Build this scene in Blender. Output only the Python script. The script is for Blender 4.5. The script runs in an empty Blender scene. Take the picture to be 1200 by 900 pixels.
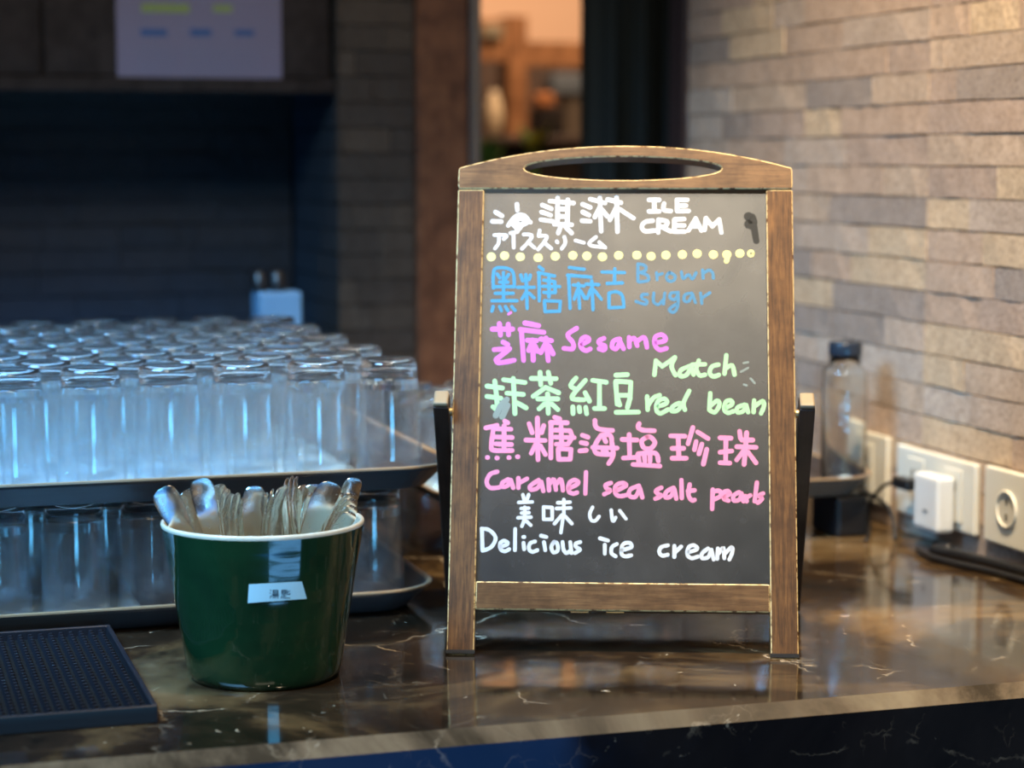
import bpy, bmesh, math, random
from mathutils import Vector, Matrix
random.seed(7)
R = math.radians
SC = bpy.context.scene
COL = SC.collection

# ------------------------------------------------------------------ camera
CAM_H, F_PX = 0.47, 2500.0
YAW, PITCH = R(17.5), math.atan(263 / 2500.0)
cam = bpy.data.cameras.new('camera')
cam.sensor_width = 36.0
cam.lens = 36.0 * F_PX / 1200.0
cam.dof.use_dof = True
cam.dof.focus_distance = 1.99
cam.dof.aperture_fstop = 3.4
cam.clip_start = 0.05
cam_ob = bpy.data.objects.new('camera', cam)
COL.objects.link(cam_ob)
cam_ob.location = (0, 0, CAM_H)
cam_ob.rotation_euler = (R(90) - PITCH, 0, -YAW)
SC.camera = cam_ob
FWD = Vector((math.sin(YAW) * math.cos(PITCH), math.cos(YAW) * math.cos(PITCH), -math.sin(PITCH)))
RGT = Vector((math.cos(YAW), -math.sin(YAW), 0))
UPV = RGT.cross(FWD)
EYE = Vector((0, 0, CAM_H))
def ray(u, v): return FWD + RGT * ((u - 600) / F_PX) + UPV * ((450 - v) / F_PX)
def at(u, v, Y):            # survey helper: the point of the room at depth Y seen at (u, v)
    d = ray(u, v); return EYE + d * (Y / d.y)

# ------------------------------------------------------------------ world, exposure, lights
w = bpy.data.worlds.new('room_ambience'); SC.world = w; w.use_nodes = True
w.node_tree.nodes['Background'].inputs[0].default_value = (0.05, 0.045, 0.05, 1)
w.node_tree.nodes['Background'].inputs[1].default_value = 0.22
SC.view_settings.view_transform = 'Standard'
SC.view_settings.look = 'None'
SC.view_settings.exposure = 0.0
SC.view_settings.gamma = 1.0
SC.view_settings.use_curve_mapping = False
SC.cycles.max_bounces = 24
SC.cycles.transmission_bounces = 24
SC.cycles.transparent_max_bounces = 80
SC.cycles.glossy_bounces = 6
SC.cycles.diffuse_bounces = 3
SC.cycles.sample_clamp_indirect = 8.0

def aim(o, target): o.rotation_euler = (Vector(target) - o.location).to_track_quat('-Z', 'Y').to_euler()
def area(name, loc, target, sx, sy, power, col, spread=180):
    l = bpy.data.lights.new(name, 'AREA'); l.shape = 'RECTANGLE'; l.size = sx; l.size_y = sy
    l.energy = power; l.color = col; l.spread = R(spread)
    o = bpy.data.objects.new(name, l); COL.objects.link(o); o.location = loc; aim(o, target); return o
def spot(name, loc, target, power, col, angle=60, blend=0.6, rad=0.03):
    l = bpy.data.lights.new(name, 'SPOT'); l.energy = power; l.color = col
    l.spot_size = R(angle); l.spot_blend = blend; l.shadow_soft_size = rad
    o = bpy.data.objects.new(name, l); COL.objects.link(o); o.location = loc; aim(o, target); return o
WARM = (1.0, 0.77, 0.52)
spot('wall_downlight', (0.78, 1.6, 1.9), (1.28, 2.25, 0.3), 365, (1.0, 0.80, 0.56), 62, 0.9, 0.04)
spot('counter_downlight', (0.74, 1.5, 1.9), (0.74, 1.9, 0.2), 90, (1.0, 0.78, 0.52), 46, 0.9, 0.05)
area('ceiling_panel', (-0.1, -0.6, 2.55), (0.7, 1.9, 0.3), 1.5, 0.7, 42, (1.0, 0.84, 0.62))
for wz in (0.16, -0.07, -0.36):
    area('glass_door_pane', (0.38, -1.3, wz), (0.4, 2.1, 0.2), 0.85, 0.19, 8.5, (0.12, 0.55, 1.0))
area('freezer_lamp_upper', (0.66, 0.76, -0.50), (0.36, 1.9, 0.1), 0.80, 0.055, 0.85, (0.16, 0.5, 1.0))
area('freezer_lamp_lower', (0.66, 0.78, -0.585), (0.36, 1.9, 0.1), 0.80, 0.045, 0.6, (0.16, 0.5, 1.0))
area('display_freezer', (0.35, 0.6, -0.36), (0.36, 1.9, 0.1), 1.2, 0.30, 1.6, (0.04, 0.26, 1.0))
area('left_cool_fill', (-0.45, 1.75, 1.15), (0.28, 2.35, 0.14), 0.8, 0.5, 18, (0.20, 0.55, 1.0), 75)  # added unseen fill that throws blue light onto the liners and glasses
area('back_blue_strip', (0.40, 3.60, 0.06), (0.40, 3.66, 0.16), 0.9, 0.04, 1.5, (0.04, 0.30, 1.0))
for i, (x, y, z) in enumerate([(-0.2, 1.2, 2.1), (0.3, 0.6, 2.2), (0.1, 2.6, 2.0), (0.55, 2.7, 2.1), (1.0, 0.3, 2.2), (-0.5, 2.2, 2.1), (0.35, 1.9, 2.1)]):
    spot('ceiling_spot', (x, y, z), (x + 0.1, y + 0.25, 0), 16, (1.0, 0.84, 0.62), 80, 0.8, 0.012)
area('dining_room_lamp', (2.0, 5.3, 1.9), (2.0, 6.0, 0.6), 0.8, 0.8, 55, (1.0, 0.72, 0.48))

# ------------------------------------------------------------------ material helpers
def mat(name, col=(0.5, 0.5, 0.5), rough=0.5, metal=0.0, spec=0.5, trans=0.0, ior=1.5, coat=0.0):
    m = bpy.data.materials.new(name); m.use_nodes = True
    b = m.node_tree.nodes['Principled BSDF']
    b.inputs['Base Color'].default_value = (*col, 1)
    b.inputs['Roughness'].default_value = rough
    b.inputs['Metallic'].default_value = metal
    b.inputs['Specular IOR Level'].default_value = spec
    b.inputs['Transmission Weight'].default_value = trans
    b.inputs['IOR'].default_value = ior
    b.inputs['Coat Weight'].default_value = coat
    return m
def nd(m, t, **kw):
    n = m.node_tree.nodes.new(t)
    for k, v in kw.items(): setattr(n, k, v)
    return n
def lk(m, a, b): m.node_tree.links.new(a, b)
def B(m): return m.node_tree.nodes['Principled BSDF']
def coords(m, scale=(1, 1, 1), rot=(0, 0, 0), out='Object'):
    tc = nd(m, 'ShaderNodeTexCoord'); mp = nd(m, 'ShaderNodeMapping')
    mp.inputs['Scale'].default_value = scale; mp.inputs['Rotation'].default_value = rot
    lk(m, tc.outputs[out], mp.inputs['Vector']); return mp.outputs['Vector']
def noise(m, vec, scale=5, detail=4, rough=0.5, dist=0.0):
    n = nd(m, 'ShaderNodeTexNoise'); n.inputs['Scale'].default_value = scale
    n.inputs['Detail'].default_value = detail; n.inputs['Roughness'].default_value = rough
    n.inputs['Distortion'].default_value = dist
    lk(m, vec, n.inputs['Vector']); return n
def ramp(m, fac, stops, interp='LINEAR'):
    r = nd(m, 'ShaderNodeValToRGB'); r.color_ramp.interpolation = interp
    e = r.color_ramp.elements
    while len(e) < len(stops): e.new(0.5)
    for k, (p, c) in enumerate(stops):
        e[k].position = p; e[k].color = (*c, 1) if len(c) == 3 else c
    lk(m, fac, r.inputs['Fac']); return r.outputs['Color']
def mix(m, fac, a, b, mode='MIX'):
    x = nd(m, 'ShaderNodeMix', data_type='RGBA', blend_type=mode)
    for s, v in ((x.inputs[0], fac), (x.inputs[6], a), (x.inputs[7], b)):
        if isinstance(v, (int, float)): s.default_value = v
        elif isinstance(v, tuple): s.default_value = (*v, 1)
        else: lk(m, v, s)
    return x.outputs[2]
def bump(m, h, strength=0.3, dist=0.002):
    b = nd(m, 'ShaderNodeBump'); b.inputs['Strength'].default_value = strength; b.inputs['Distance'].default_value = dist
    lk(m, h, b.inputs['Height']); lk(m, b.outputs['Normal'], B(m).inputs['Normal'])

# marble
M = {}
def marble(key, name, k, stops):
    m = M[key] = mat(name, rough=0.1, spec=0.5)
    _marble(m, k, stops)
def _marble(m, k, stops):
    v = coords(m)
    n1 = noise(m, v, 3.1, 8, 0.66, 0.7)
    base = ramp(m, n1.outputs['Fac'], stops)
    wn = noise(m, v, 9, 6, 0.65)
    wv = nd(m, 'ShaderNodeVectorMath', operation='MULTIPLY_ADD'); lk(m, wn.outputs['Color'], wv.inputs[0]); wv.inputs[1].default_value = (0.07, 0.07, 0.07); lk(m, v, wv.inputs[2])
    def veins(base, scale, w0, w1, mscale, t0, t1, col, amt):
        vo = nd(m, 'ShaderNodeTexVoronoi', feature='DISTANCE_TO_EDGE'); vo.inputs['Scale'].default_value = scale; lk(m, wv.outputs[0], vo.inputs['Vector'])
        vein = ramp(m, vo.outputs['Distance'], [(0.0, (amt,) * 3), (w0, (amt * .5,) * 3), (w1, (0, 0, 0))])
        vm = noise(m, v, mscale, 4, 0.6); vmask = ramp(m, vm.outputs['Fac'], [(t0, (0, 0, 0)), (t1, (1, 1, 1))])
        return mix(m, mix(m, 1.0, vein, vmask, 'MULTIPLY'), base, col)
    base = veins(base, 4.2, 0.003, 0.008, 9, 0.5, 0.62, (0.5 * k, 0.40 * k, 0.27 * k), 0.8)
    base = veins(base, 13, 0.006, 0.016, 14, 0.54, 0.66, (0.34 * k, 0.27 * k, 0.18 * k), 0.5)
    base = veins(base, 34, 0.012, 0.035, 18, 0.56, 0.68, (0.26 * k, 0.20 * k, 0.13 * k), 0.45)
    fl = noise(m, v, 46, 3, 0.6, 1.2)
    base = mix(m, ramp(m, fl.outputs['Fac'], [(0.70, (0, 0, 0)), (0.75, (0.8, 0.8, 0.8))]), base, (0.5 * k, 0.42 * k, 0.3 * k))
    lk(m, base, B(m).inputs['Base Color'])
    rn = noise(m, v, 30, 3); lk(m, ramp(m, rn.outputs['Fac'], [(0.3, (0.06,) * 3), (0.8, (0.15,) * 3)]), B(m).inputs['Roughness'])

marble('marble', 'dark_emperador_marble', 1.0, [(0.40, (0.007, 0.005, 0.003)), (0.50, (0.022, 0.013, 0.007)), (0.57, (0.085, 0.052, 0.022)), (0.70, (0.17, 0.11, 0.05))])
marble('marble_front', 'marble_front_painted_shade', 0.5, [(0.40, (0.004, 0.004, 0.005)), (0.75, (0.018, 0.015, 0.014))])  # darker copy of the marble: shade on the front face put into colour
marble('marble_edge', 'marble_edge_painted_light', 0.9, [(0.42, (0.045, 0.033, 0.02)), (0.50, (0.14, 0.10, 0.06)), (0.60, (0.23, 0.175, 0.105))])  # lighter copy of the marble: warm light on the chamfer put into colour
# brick
def brick_mat(name, cols, rough=0.75, bs=0.5):
    m = mat(name, rough=rough, spec=0.3)
    oi = nd(m, 'ShaderNodeObjectInfo')
    c = ramp(m, oi.outputs['Random'], [(k / len(cols), q) for k, q in enumerate(cols)], 'CONSTANT')
    v = coords(m)
    wn = nd(m, 'ShaderNodeNewGeometry')
    n = noise(m, wn.outputs['Position'], 190, 4, 0.75)
    n2 = noise(m, wn.outputs['Position'], 45, 3, 0.6)
    c = mix(m, 0.55, c, ramp(m, n.outputs['Fac'], [(0.36, (0.25, 0.23, 0.22)), (0.52, (1, 1, 1))]), 'MULTIPLY')
    c = mix(m, 0.4, c, ramp(m, n2.outputs['Fac'], [(0.3, (0.5, 0.46, 0.42)), (0.7, (1, 1, 1))]), 'MULTIPLY')
    lk(m, c, B(m).inputs['Base Color'])
    bump(m, n.outputs['Fac'], bs, 0.0015)
    return m
M['brick'] = brick_mat('beige_stone_strip', [(0.49, 0.365, 0.265), (0.46, 0.33, 0.24), (0.33, 0.265, 0.22), (0.48, 0.37, 0.285), (0.57, 0.42, 0.275), (0.43, 0.315, 0.24), (0.48, 0.39, 0.315), (0.50, 0.36, 0.26)])
M['dark_brick'] = brick_mat('dark_stone_strip', [(0.033, 0.030, 0.029), (0.030, 0.028, 0.027), (0.036, 0.032, 0.030)])
M['brown_brick'] = brick_mat('brown_stone_strip', [(0.055, 0.040, 0.029), (0.045, 0.033, 0.025), (0.066, 0.047, 0.033)])
M['mortar'] = mat('mortar', (0.10, 0.08, 0.06), 0.9)
M['dark_mortar'] = mat('dark_mortar', (0.015, 0.013, 0.012), 0.9)

# wood
def wood(name, c0, c1, rough, grain=(60, 60, 4), edge=None):
    m = mat(name, rough=rough, spec=0.28)
    v = coords(m, grain)
    n = noise(m, v, 6, 5, 0.65, 0.4)
    c = ramp(m, n.outputs['Fac'], [(0.3, c0), (0.68, c1)])
    v2 = coords(m, (1, 1, 1)); n2 = noise(m, v2, 28, 4, 0.6)
    c = mix(m, 0.7, c, ramp(m, n2.outputs['Fac'], [(0.36, (0.42, 0.36, 0.32)), (0.60, (1, 1, 1))]), 'MULTIPLY')
    if edge:
        g = nd(m, 'ShaderNodeNewGeometry')
        # worn paint along the edges: chamfered faces carry their own attribute
        at_ = nd(m, 'ShaderNodeAttribute'); at_.attribute_name = 'worn'
        wn = noise(m, v2, 130, 3, 0.7)
        f = mix(m, 1.0, at_.outputs['Color'], ramp(m, wn.outputs['Fac'], [(0.38, (0, 0, 0)), (0.5, (1, 1, 1))]), 'MULTIPLY')
        c = mix(m, f, c, edge)
    lk(m, c, B(m).inputs['Base Color'])
    bump(m, n.outputs['Fac'], 0.15, 0.0005)
    return m
M['board_wood'] = wood('worn_brown_stained_wood', (0.034, 0.013, 0.004), (0.165, 0.072, 0.019), 0.5, (60, 60, 4), (0.62, 0.44, 0.20))
M['board_wood_h'] = wood('worn_brown_stained_wood_cross', (0.07, 0.034, 0.014), (0.165, 0.085, 0.034), 0.34, (4, 60, 60), (0.62, 0.46, 0.22))
M['dark_frame'] = wood('dark_stained_wood', (0.02, 0.012, 0.009), (0.04, 0.022, 0.014), 0.45)
M['cream_wood'] = mat('bare_worn_wood_tip', (0.22, 0.16, 0.09), 0.5)
M['post_wood'] = wood('reddish_brown_post_wood', (0.10, 0.036, 0.016), (0.17, 0.068, 0.030), 0.6, (12, 12, 1))
M['orange_wood'] = wood('orange_varnished_wood', (0.22, 0.09, 0.035), (0.32, 0.145, 0.06), 0.5, (6, 6, 6))
M['cabinet'] = wood('black_brown_cabinet', (0.020, 0.014, 0.012), (0.030, 0.022, 0.019), 0.75, (30, 30, 2)); B(M['cabinet']).inputs['Specular IOR Level'].default_value = 0.15

# chalkboard
m = M['slate'] = mat('black_writing_board', (0.012, 0.013, 0.014), 0.3, spec=0.7)
v = coords(m); n = noise(m, v, 40, 5, 0.7); n2 = noise(m, v, 9, 3, 0.6, 0.5)
c = ramp(m, n.outputs['Fac'], [(0.3, (0.010, 0.012, 0.014)), (0.75, (0.022, 0.024, 0.025))])
lk(m, c, B(m).inputs['Base Color'])
lk(m, ramp(m, n2.outputs['Fac'], [(0.35, (0.23,) * 3), (0.65, (0.30,) * 3)]), B(m).inputs['Roughness'])
def ink(name, col, rough=0.6): M[name] = mat('ink_' + name, col, rough, spec=0.3)
ink('white', (0.50, 0.50, 0.49)); ink('blue', (0.030, 0.185, 0.32)); ink('faint_blue', (0.045, 0.155, 0.25)); ink('magenta', (0.52, 0.12, 0.44))
ink('green', (0.30, 0.52, 0.25)); ink('pink', (0.62, 0.19, 0.30)); ink('yellow', (0.58, 0.54, 0.20))
ink('smear', (0.010, 0.010, 0.008)); ink('faded', (0.17, 0.20, 0.17)); ink('black', (0.015, 0.03, 0.06))

# ceramic
m = M['green_glaze'] = mat('dark_green_glaze', (0.006, 0.05, 0.026), 0.09, spec=0.6, coat=0.4)
v = coords(m, (1, 1, 1)); n = noise(m, v, 14, 4, 0.6)
lk(m, ramp(m, n.outputs['Fac'], [(0.3, (0.004, 0.022, 0.009)), (0.7, (0.008, 0.038, 0.014))]), B(m).inputs['Base Color'])
v2 = coords(m, (4, 4, 90)); n2 = noise(m, v2, 1.5, 3); bump(m, n2.outputs['Fac'], 0.05, 0.002)
M['cream_glaze'] = mat('cream_glaze', (0.55, 0.50, 0.38), 0.2)
M['tape'] = mat('pale_blue_label_tape', (0.52, 0.84, 0.92), 0.4)
m = M['steel'] = mat('stainless_steel', (0.78, 0.72, 0.63), 0.16, 1.0)
v = coords(m); n = noise(m, v, 90, 4, 0.7)
lk(m, ramp(m, n.outputs['Fac'], [(0.35, (0.12,) * 3), (0.75, (0.34,) * 3)]), B(m).inputs['Roughness']); bump(m, n.outputs['Fac'], 0.08, 0.0005)
M['glass'] = mat('clear_glass', (0.97, 0.985, 0.98), 0.0, trans=1.0, ior=1.5)
m = M['tumbler'] = bpy.data.materials.new('water_spotted_glass'); m.use_nodes = True
b_ = B(m); b_.inputs['Base Color'].default_value = (0.97, 0.985, 0.98, 1); b_.inputs['Roughness'].default_value = 0.03; b_.inputs['Transmission Weight'].default_value = 1.0
tr_ = nd(m, 'ShaderNodeBsdfTranslucent'); tr_.inputs['Color'].default_value = (0.9, 0.92, 0.95, 1)
df_ = nd(m, 'ShaderNodeBsdfDiffuse'); df_.inputs['Color'].default_value = (0.9, 0.92, 0.95, 1)
mx_ = nd(m, 'ShaderNodeMixShader'); mx_.inputs[0].default_value = 0.5; lk(m, tr_.outputs[0], mx_.inputs[1]); lk(m, df_.outputs[0], mx_.inputs[2])
mw = M['tumbler_wall'] = bpy.data.materials.new('thin_water_spotted_glass_wall'); mw.use_nodes = True
def haze(mm, first, amt):
    t_ = nd(mm, 'ShaderNodeBsdfTranslucent'); d_ = nd(mm, 'ShaderNodeBsdfDiffuse')
    for q_ in (t_, d_): q_.inputs['Color'].default_value = (0.9, 0.93, 0.97, 1)
    a_ = nd(mm, 'ShaderNodeMixShader'); a_.inputs[0].default_value = 0.5; lk(mm, t_.outputs[0], a_.inputs[1]); lk(mm, d_.outputs[0], a_.inputs[2])
    b2_ = nd(mm, 'ShaderNodeMixShader'); lk(mm, first, b2_.inputs[1]); lk(mm, a_.outputs[0], b2_.inputs[2])
    vv = coords(mm, (1, 1, 0.35)); nn_ = noise(mm, vv, 60, 4, 0.6); rr_ = ramp(mm, nn_.outputs['Fac'], [(0.3, (amt * .4,) * 3), (0.75, (amt * 1.8,) * 3)])
    lk(mm, rr_, b2_.inputs[0]); lk(mm, b2_.outputs[0], mm.node_tree.nodes['Material Output'].inputs['Surface'])
tp_ = nd(mw, 'ShaderNodeBsdfTransparent'); tp_.inputs['Color'].default_value = (0.985, 0.992, 0.992, 1)
gl_ = nd(mw, 'ShaderNodeBsdfGlossy'); gl_.inputs['Roughness'].default_value = 0.04
fn_ = nd(mw, 'ShaderNodeFresnel'); fn_.inputs['IOR'].default_value = 1.5
g2_ = nd(mw, 'ShaderNodeNewGeometry')
# the same Fresnel share on front and back faces of the thin wall
bk_ = nd(mw, 'ShaderNodeMapRange'); bk_.inputs['To Min'].default_value = 1.5; bk_.inputs['To Max'].default_value = 0.6667
lk(mw, g2_.outputs['Backfacing'], bk_.inputs['Value']); lk(mw, bk_.outputs[0], fn_.inputs['IOR'])
ms_ = nd(mw, 'ShaderNodeMixShader'); lk(mw, fn_.outputs[0], ms_.inputs[0]); lk(mw, tp_.outputs[0], ms_.inputs[1]); lk(mw, gl_.outputs[0], ms_.inputs[2])
haze(mw, ms_.outputs[0], 0.024)
mo_ = nd(m, 'ShaderNodeMixShader'); mo_.inputs[0].default_value = 0.014; lk(m, b_.outputs[0], mo_.inputs[1]); lk(m, mx_.outputs[0], mo_.inputs[2])
lk(m, mo_.outputs[0], m.node_tree.nodes['Material Output'].inputs['Surface'])
m = M['tray'] = mat('dark_brown_tray', (0.045, 0.037, 0.035), 0.33)
M['tray_blue'] = mat('grey_blue_tray_underside', (0.06, 0.066, 0.075), 0.4)
M['tray_lit'] = mat('tray_underside_painted_light', (0.085, 0.105, 0.12), 0.4)  # lighter underside copy: blue window light put into the middle tray's colour
M['tray_rim'] = mat('tan_worn_tray_rim', (0.25, 0.17, 0.095), 0.35)
m = M['liner'] = mat('pale_blue_wet_liner', (0.42, 0.62, 0.75), 0.35)
v = coords(m); n = noise(m, v, 60, 4); bump(m, n.outputs['Fac'], 0.6, 0.004)
M['rubber'] = mat('black_rubber', (0.012, 0.012, 0.016), 0.36, spec=0.22)
M['rubber_floor'] = mat('black_rubber_floor', (0.004, 0.004, 0.004), 0.8, spec=0.15)
M['plate'] = mat('ivory_plastic', (0.60, 0.565, 0.47), 0.35)
M['charger'] = mat('white_plastic', (0.60, 0.60, 0.575), 0.3)
M['black'] = mat('black_plastic', (0.008, 0.008, 0.009), 0.35)
M['cap_blue'] = mat('dark_blue_black_cap', (0.012, 0.02, 0.035), 0.25)
M['metal_grey'] = mat('grey_metal_strip', (0.16, 0.145, 0.13), 0.35, 0.7)
M['brass'] = mat('aged_brass', (0.35, 0.26, 0.13), 0.4, 0.9)
m = M['curtain'] = mat('black_green_curtain', (0.008, 0.012, 0.011), 0.85)
M['paper'] = mat('poster_paper', (0.145, 0.122, 0.175), 0.7)
M['paper_yellow'] = mat('poster_yellow_green_print', (0.17, 0.21, 0.05), 0.6)
M['paper_blue'] = mat('poster_blue_print', (0.02, 0.06, 0.17), 0.6)
M['paper_grey'] = mat('poster_grey_print', (0.14, 0.122, 0.175), 0.6)
M['canister'] = mat('pale_blue_plastic_canister', (0.13, 0.26, 0.40), 0.35)
M['salmon'] = mat('salmon_plaster', (0.80, 0.50, 0.33), 0.8)
M['brown_panel'] = mat('dark_brown_panel', (0.06, 0.032, 0.02), 0.6)
M['vase'] = mat('beige_ceramic', (0.58, 0.43, 0.27), 0.4)
M['cushion'] = mat('orange_brown_fabric', (0.33, 0.11, 0.03), 0.9)
M['greyblue'] = mat('grey_blue_fabric', (0.085, 0.095, 0.11), 0.9)
M['bulb'] = mat('frosted_bulb_glass', (0.6, 0.36, 0.18), 0.3)
m = M['leaf'] = mat('green_leaf', (0.12, 0.24, 0.04), 0.45)
M['leaf_y'] = mat('yellow_green_leaf', (0.5, 0.42, 0.06), 0.45)
M['terracotta'] = mat('terracotta', (0.22, 0.09, 0.05), 0.7)
M['floor'] = mat('dark_floor', (0.05, 0.04, 0.035), 0.5)
m = M['olive'] = mat('olive_grey_sign', (0.17, 0.13, 0.08), 0.6)

# ------------------------------------------------------------------ object helpers
def tag(o, label=None, cat=None, group=None, kind=None):
    if label: o['label'] = label
    if cat: o['category'] = cat
    if group: o['group'] = group
    if kind: o['kind'] = kind
    return o
def empty(name, loc, rz=0.0, **kw):
    o = bpy.data.objects.new(name, None); COL.objects.link(o); o.location = loc; o.rotation_euler = (0, 0, rz)
    o.empty_display_size = 0.02
    return tag(o, **kw)
def link(name, me, parent=None, loc=(0, 0, 0), rz=0.0, rot=None):
    o = bpy.data.objects.new(name, me); COL.objects.link(o); o.location = loc
    o.rotation_euler = rot if rot else (0, 0, rz)
    if parent: o.parent = parent
    return o
def mesh(name, verts, faces, m, smooth=False):
    me = bpy.data.meshes.new(name); me.from_pydata([tuple(q) for q in verts], [], faces); me.validate()
    bm = bmesh.new(); bm.from_mesh(me); bmesh.ops.recalc_face_normals(bm, faces=bm.faces); bm.to_mesh(me); bm.free()
    me.materials.append(m)
    if smooth:
        for p in me.polygons: p.use_smooth = True
    return me
def bm_mesh(name, bm, m, smooth=False):
    me = bpy.data.meshes.new(name); bm.to_mesh(me); bm.free()
    for q in (m if isinstance(m, (list, tuple)) else [m]): me.materials.append(q)
    if smooth:
        for p in me.polygons: p.use_smooth = True
    return me
def box_bm(x0, x1, y0, y1, z0, z1, bev=0.0, seg=1, worn=False):
    bm = bmesh.new()
    bmesh.ops.create_cube(bm, size=1.0)
    for q in bm.verts:
        q.co = Vector(((x0 + x1) / 2 + q.co.x * (x1 - x0), (y0 + y1) / 2 + q.co.y * (y1 - y0), (z0 + z1) / 2 + q.co.z * (z1 - z0)))
    old = None
    if bev > 0:
        r = bmesh.ops.bevel(bm, geom=bm.edges[:], offset=bev, segments=seg, profile=0.5, affect='EDGES')
        if worn:
            lay = bm.loops.layers.color.new('worn')
            nf = set(r['faces'])
            for f in bm.faces:
                for lp in f.loops: lp[lay] = (1, 1, 1, 1) if f in nf else (0, 0, 0, 1)
    return bm
def box(name, x0, x1, y0, y1, z0, z1, m, parent=None, bev=0.0, seg=1, loc=(0, 0, 0), rot=None, worn=False, smooth=False):
    return link(name, bm_mesh(name, box_bm(x0, x1, y0, y1, z0, z1, bev, seg, worn), m, smooth), parent, loc, 0, rot)
def lathe_mesh(name, prof, m, seg=32, smooth=True, closed=True):
    vs, fs, idx = [], [], []
    for (r, z) in prof:
        if r < 1e-6: idx.append([len(vs)]); vs.append((0, 0, z))
        else:
            idx.append(list(range(len(vs), len(vs) + seg)))
            for k in range(seg):
                a = 2 * math.pi * k / seg; vs.append((r * math.cos(a), r * math.sin(a), z))
    for a, b in zip(idx, idx[1:]):
        for k in range(seg):
            k2 = (k + 1) % seg
            if len(a) == 1 and len(b) == 1: continue
            if len(a) == 1: fs.append((a[0], b[k], b[k2]))
            elif len(b) == 1: fs.append((a[k], b[0], a[k2]))
            else: fs.append((a[k], b[k], b[k2], a[k2]))
    return mesh(name, vs, fs, m, smooth)
def tube_mesh(name, pts, rad, m, seg=10, sub=6):
    P = catmull([Vector(q) for q in pts], sub)
    vs, fs = [], []
    n0 = Vector((0, 0, 1))
    for i, p in enumerate(P):
        t = (P[min(i + 1, len(P) - 1)] - P[max(i - 1, 0)]).normalized()
        s = t.cross(n0)
        if s.length < 1e-3: s = t.cross(Vector((1, 0, 0)))
        s.normalize(); u = s.cross(t)
        r = rad(i / (len(P) - 1)) if callable(rad) else rad
        for k in range(seg):
            a = 2 * math.pi * k / seg; vs.append(p + s * (r * math.cos(a)) + u * (r * math.sin(a)))
    for i in range(len(P) - 1):
        for k in range(seg):
            k2 = (k + 1) % seg
            fs.append((i * seg + k, i * seg + k2, (i + 1) * seg + k2, (i + 1) * seg + k))
    fs.append(tuple(range(seg))[::-1]); fs.append(tuple(range((len(P) - 1) * seg, len(P) * seg)))
    return mesh(name, vs, fs, m, True)
def catmull(P, sub):
    if len(P) < 3: return list(P)
    out = []
    for i in range(len(P) - 1):
        p0 = P[max(i - 1, 0)]; p1 = P[i]; p2 = P[i + 1]; p3 = P[min(i + 2, len(P) - 1)]
        for k in range(sub):
            t = k / sub
            out.append(0.5 * ((2 * p1) + (p2 - p0) * t + (2 * p0 - 5 * p1 + 4 * p2 - p3) * t * t + (3 * p1 - p0 - 3 * p2 + p3) * t ** 3))
    out.append(P[-1]); return out

# ------------------------------------------------------------------ large structure
# counter
ctr = empty('counter', (0, 0, 0), label='dark brown polished marble bar counter with pale veins and a rounded front edge', cat='counter')
EDGE_Y = 1.655
bm = box_bm(-0.9, 1.279, EDGE_Y, 3.27, -0.14, 0.0)
ed = [e for e in bm.edges if all(abs(q.co.y - EDGE_Y) < 1e-5 for q in e.verts) and all(q.co.z > -0.001 for q in e.verts)]
bmesh.ops.bevel(bm, geom=ed, offset=0.012, segments=1, affect='EDGES')
bm.normal_update()
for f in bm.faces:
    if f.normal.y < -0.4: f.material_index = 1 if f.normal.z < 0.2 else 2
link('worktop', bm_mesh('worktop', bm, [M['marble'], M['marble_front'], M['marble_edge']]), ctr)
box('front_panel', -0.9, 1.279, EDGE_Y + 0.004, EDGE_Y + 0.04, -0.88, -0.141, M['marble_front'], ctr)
box('cabinet_body', -0.9, 1.279, EDGE_Y + 0.041, 3.25, -0.88, -0.1405, M['cabinet'], ctr)
fl = box('floor', -3, 6, -3, 8.0, -0.93, -0.885, M['floor']); tag(fl, kind='structure')

BR = {}
def brick_mesh(m, k):
    key = (m.name, k)
    if key in BR: return BR[key]
    rnd = random.Random(k * 7 + 1)
    bm = box_bm(-0.5, 0.5, -0.5, 0.5, -0.5, 0.5)
    bmesh.ops.subdivide_edges(bm, edges=[e for e in bm.edges if abs(e.verts[0].co.x - e.verts[1].co.x) > 0.5], cuts=4)
    for q in bm.verts:
        q.co.z += rnd.uniform(-0.022, 0.022)
        if q.co.y < 0: q.co.y += rnd.uniform(-0.06, 0.06)
    BR[key] = bm_mesh('brick', bm, m); return BR[key]
def brick_wall(parent, origin, udir, outn, width, height, course, lens, m, seed, thick=0.014, gap=0.0022, seam=None):
    rnd = random.Random(seed)
    z = 0.0; cz = 0
    ang = math.atan2(udir[1], udir[0])
    # local brick x along udir, local -y = outward
    if (Vector((udir[0], udir[1], 0)).cross(Vector((0, 0, 1)))).dot(Vector(outn)) < 0: ang += math.pi
    while z < height - 0.001:
        u = -rnd.uniform(0, 0.12)
        while u < width - 0.002:
            L = rnd.choice(lens) * rnd.uniform(0.92, 1.08)
            a, b = max(u, 0), min(u + L, width)
            if width - b < 0.03: b = width
            if seam and a < seam - 0.001 and b > seam - 0.035: b = seam; L = seam - u
            if b - a > 0.006:
                o = link('brick', brick_mesh(m, rnd.randrange(8)), parent)
                t = thick + rnd.uniform(-0.0005, 0.0006)
                c = Vector(origin) + Vector(udir) * ((a + b) / 2) + Vector((0, 0, z + course / 2)) + Vector(outn) * (t / 2)
                o.location = c; o.rotation_euler = (0, 0, ang)
                o.scale = (b - a - gap * 0.5, t, course - gap)
            u = b if b == width else u + L
            if b == width: break
        z += course
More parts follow.
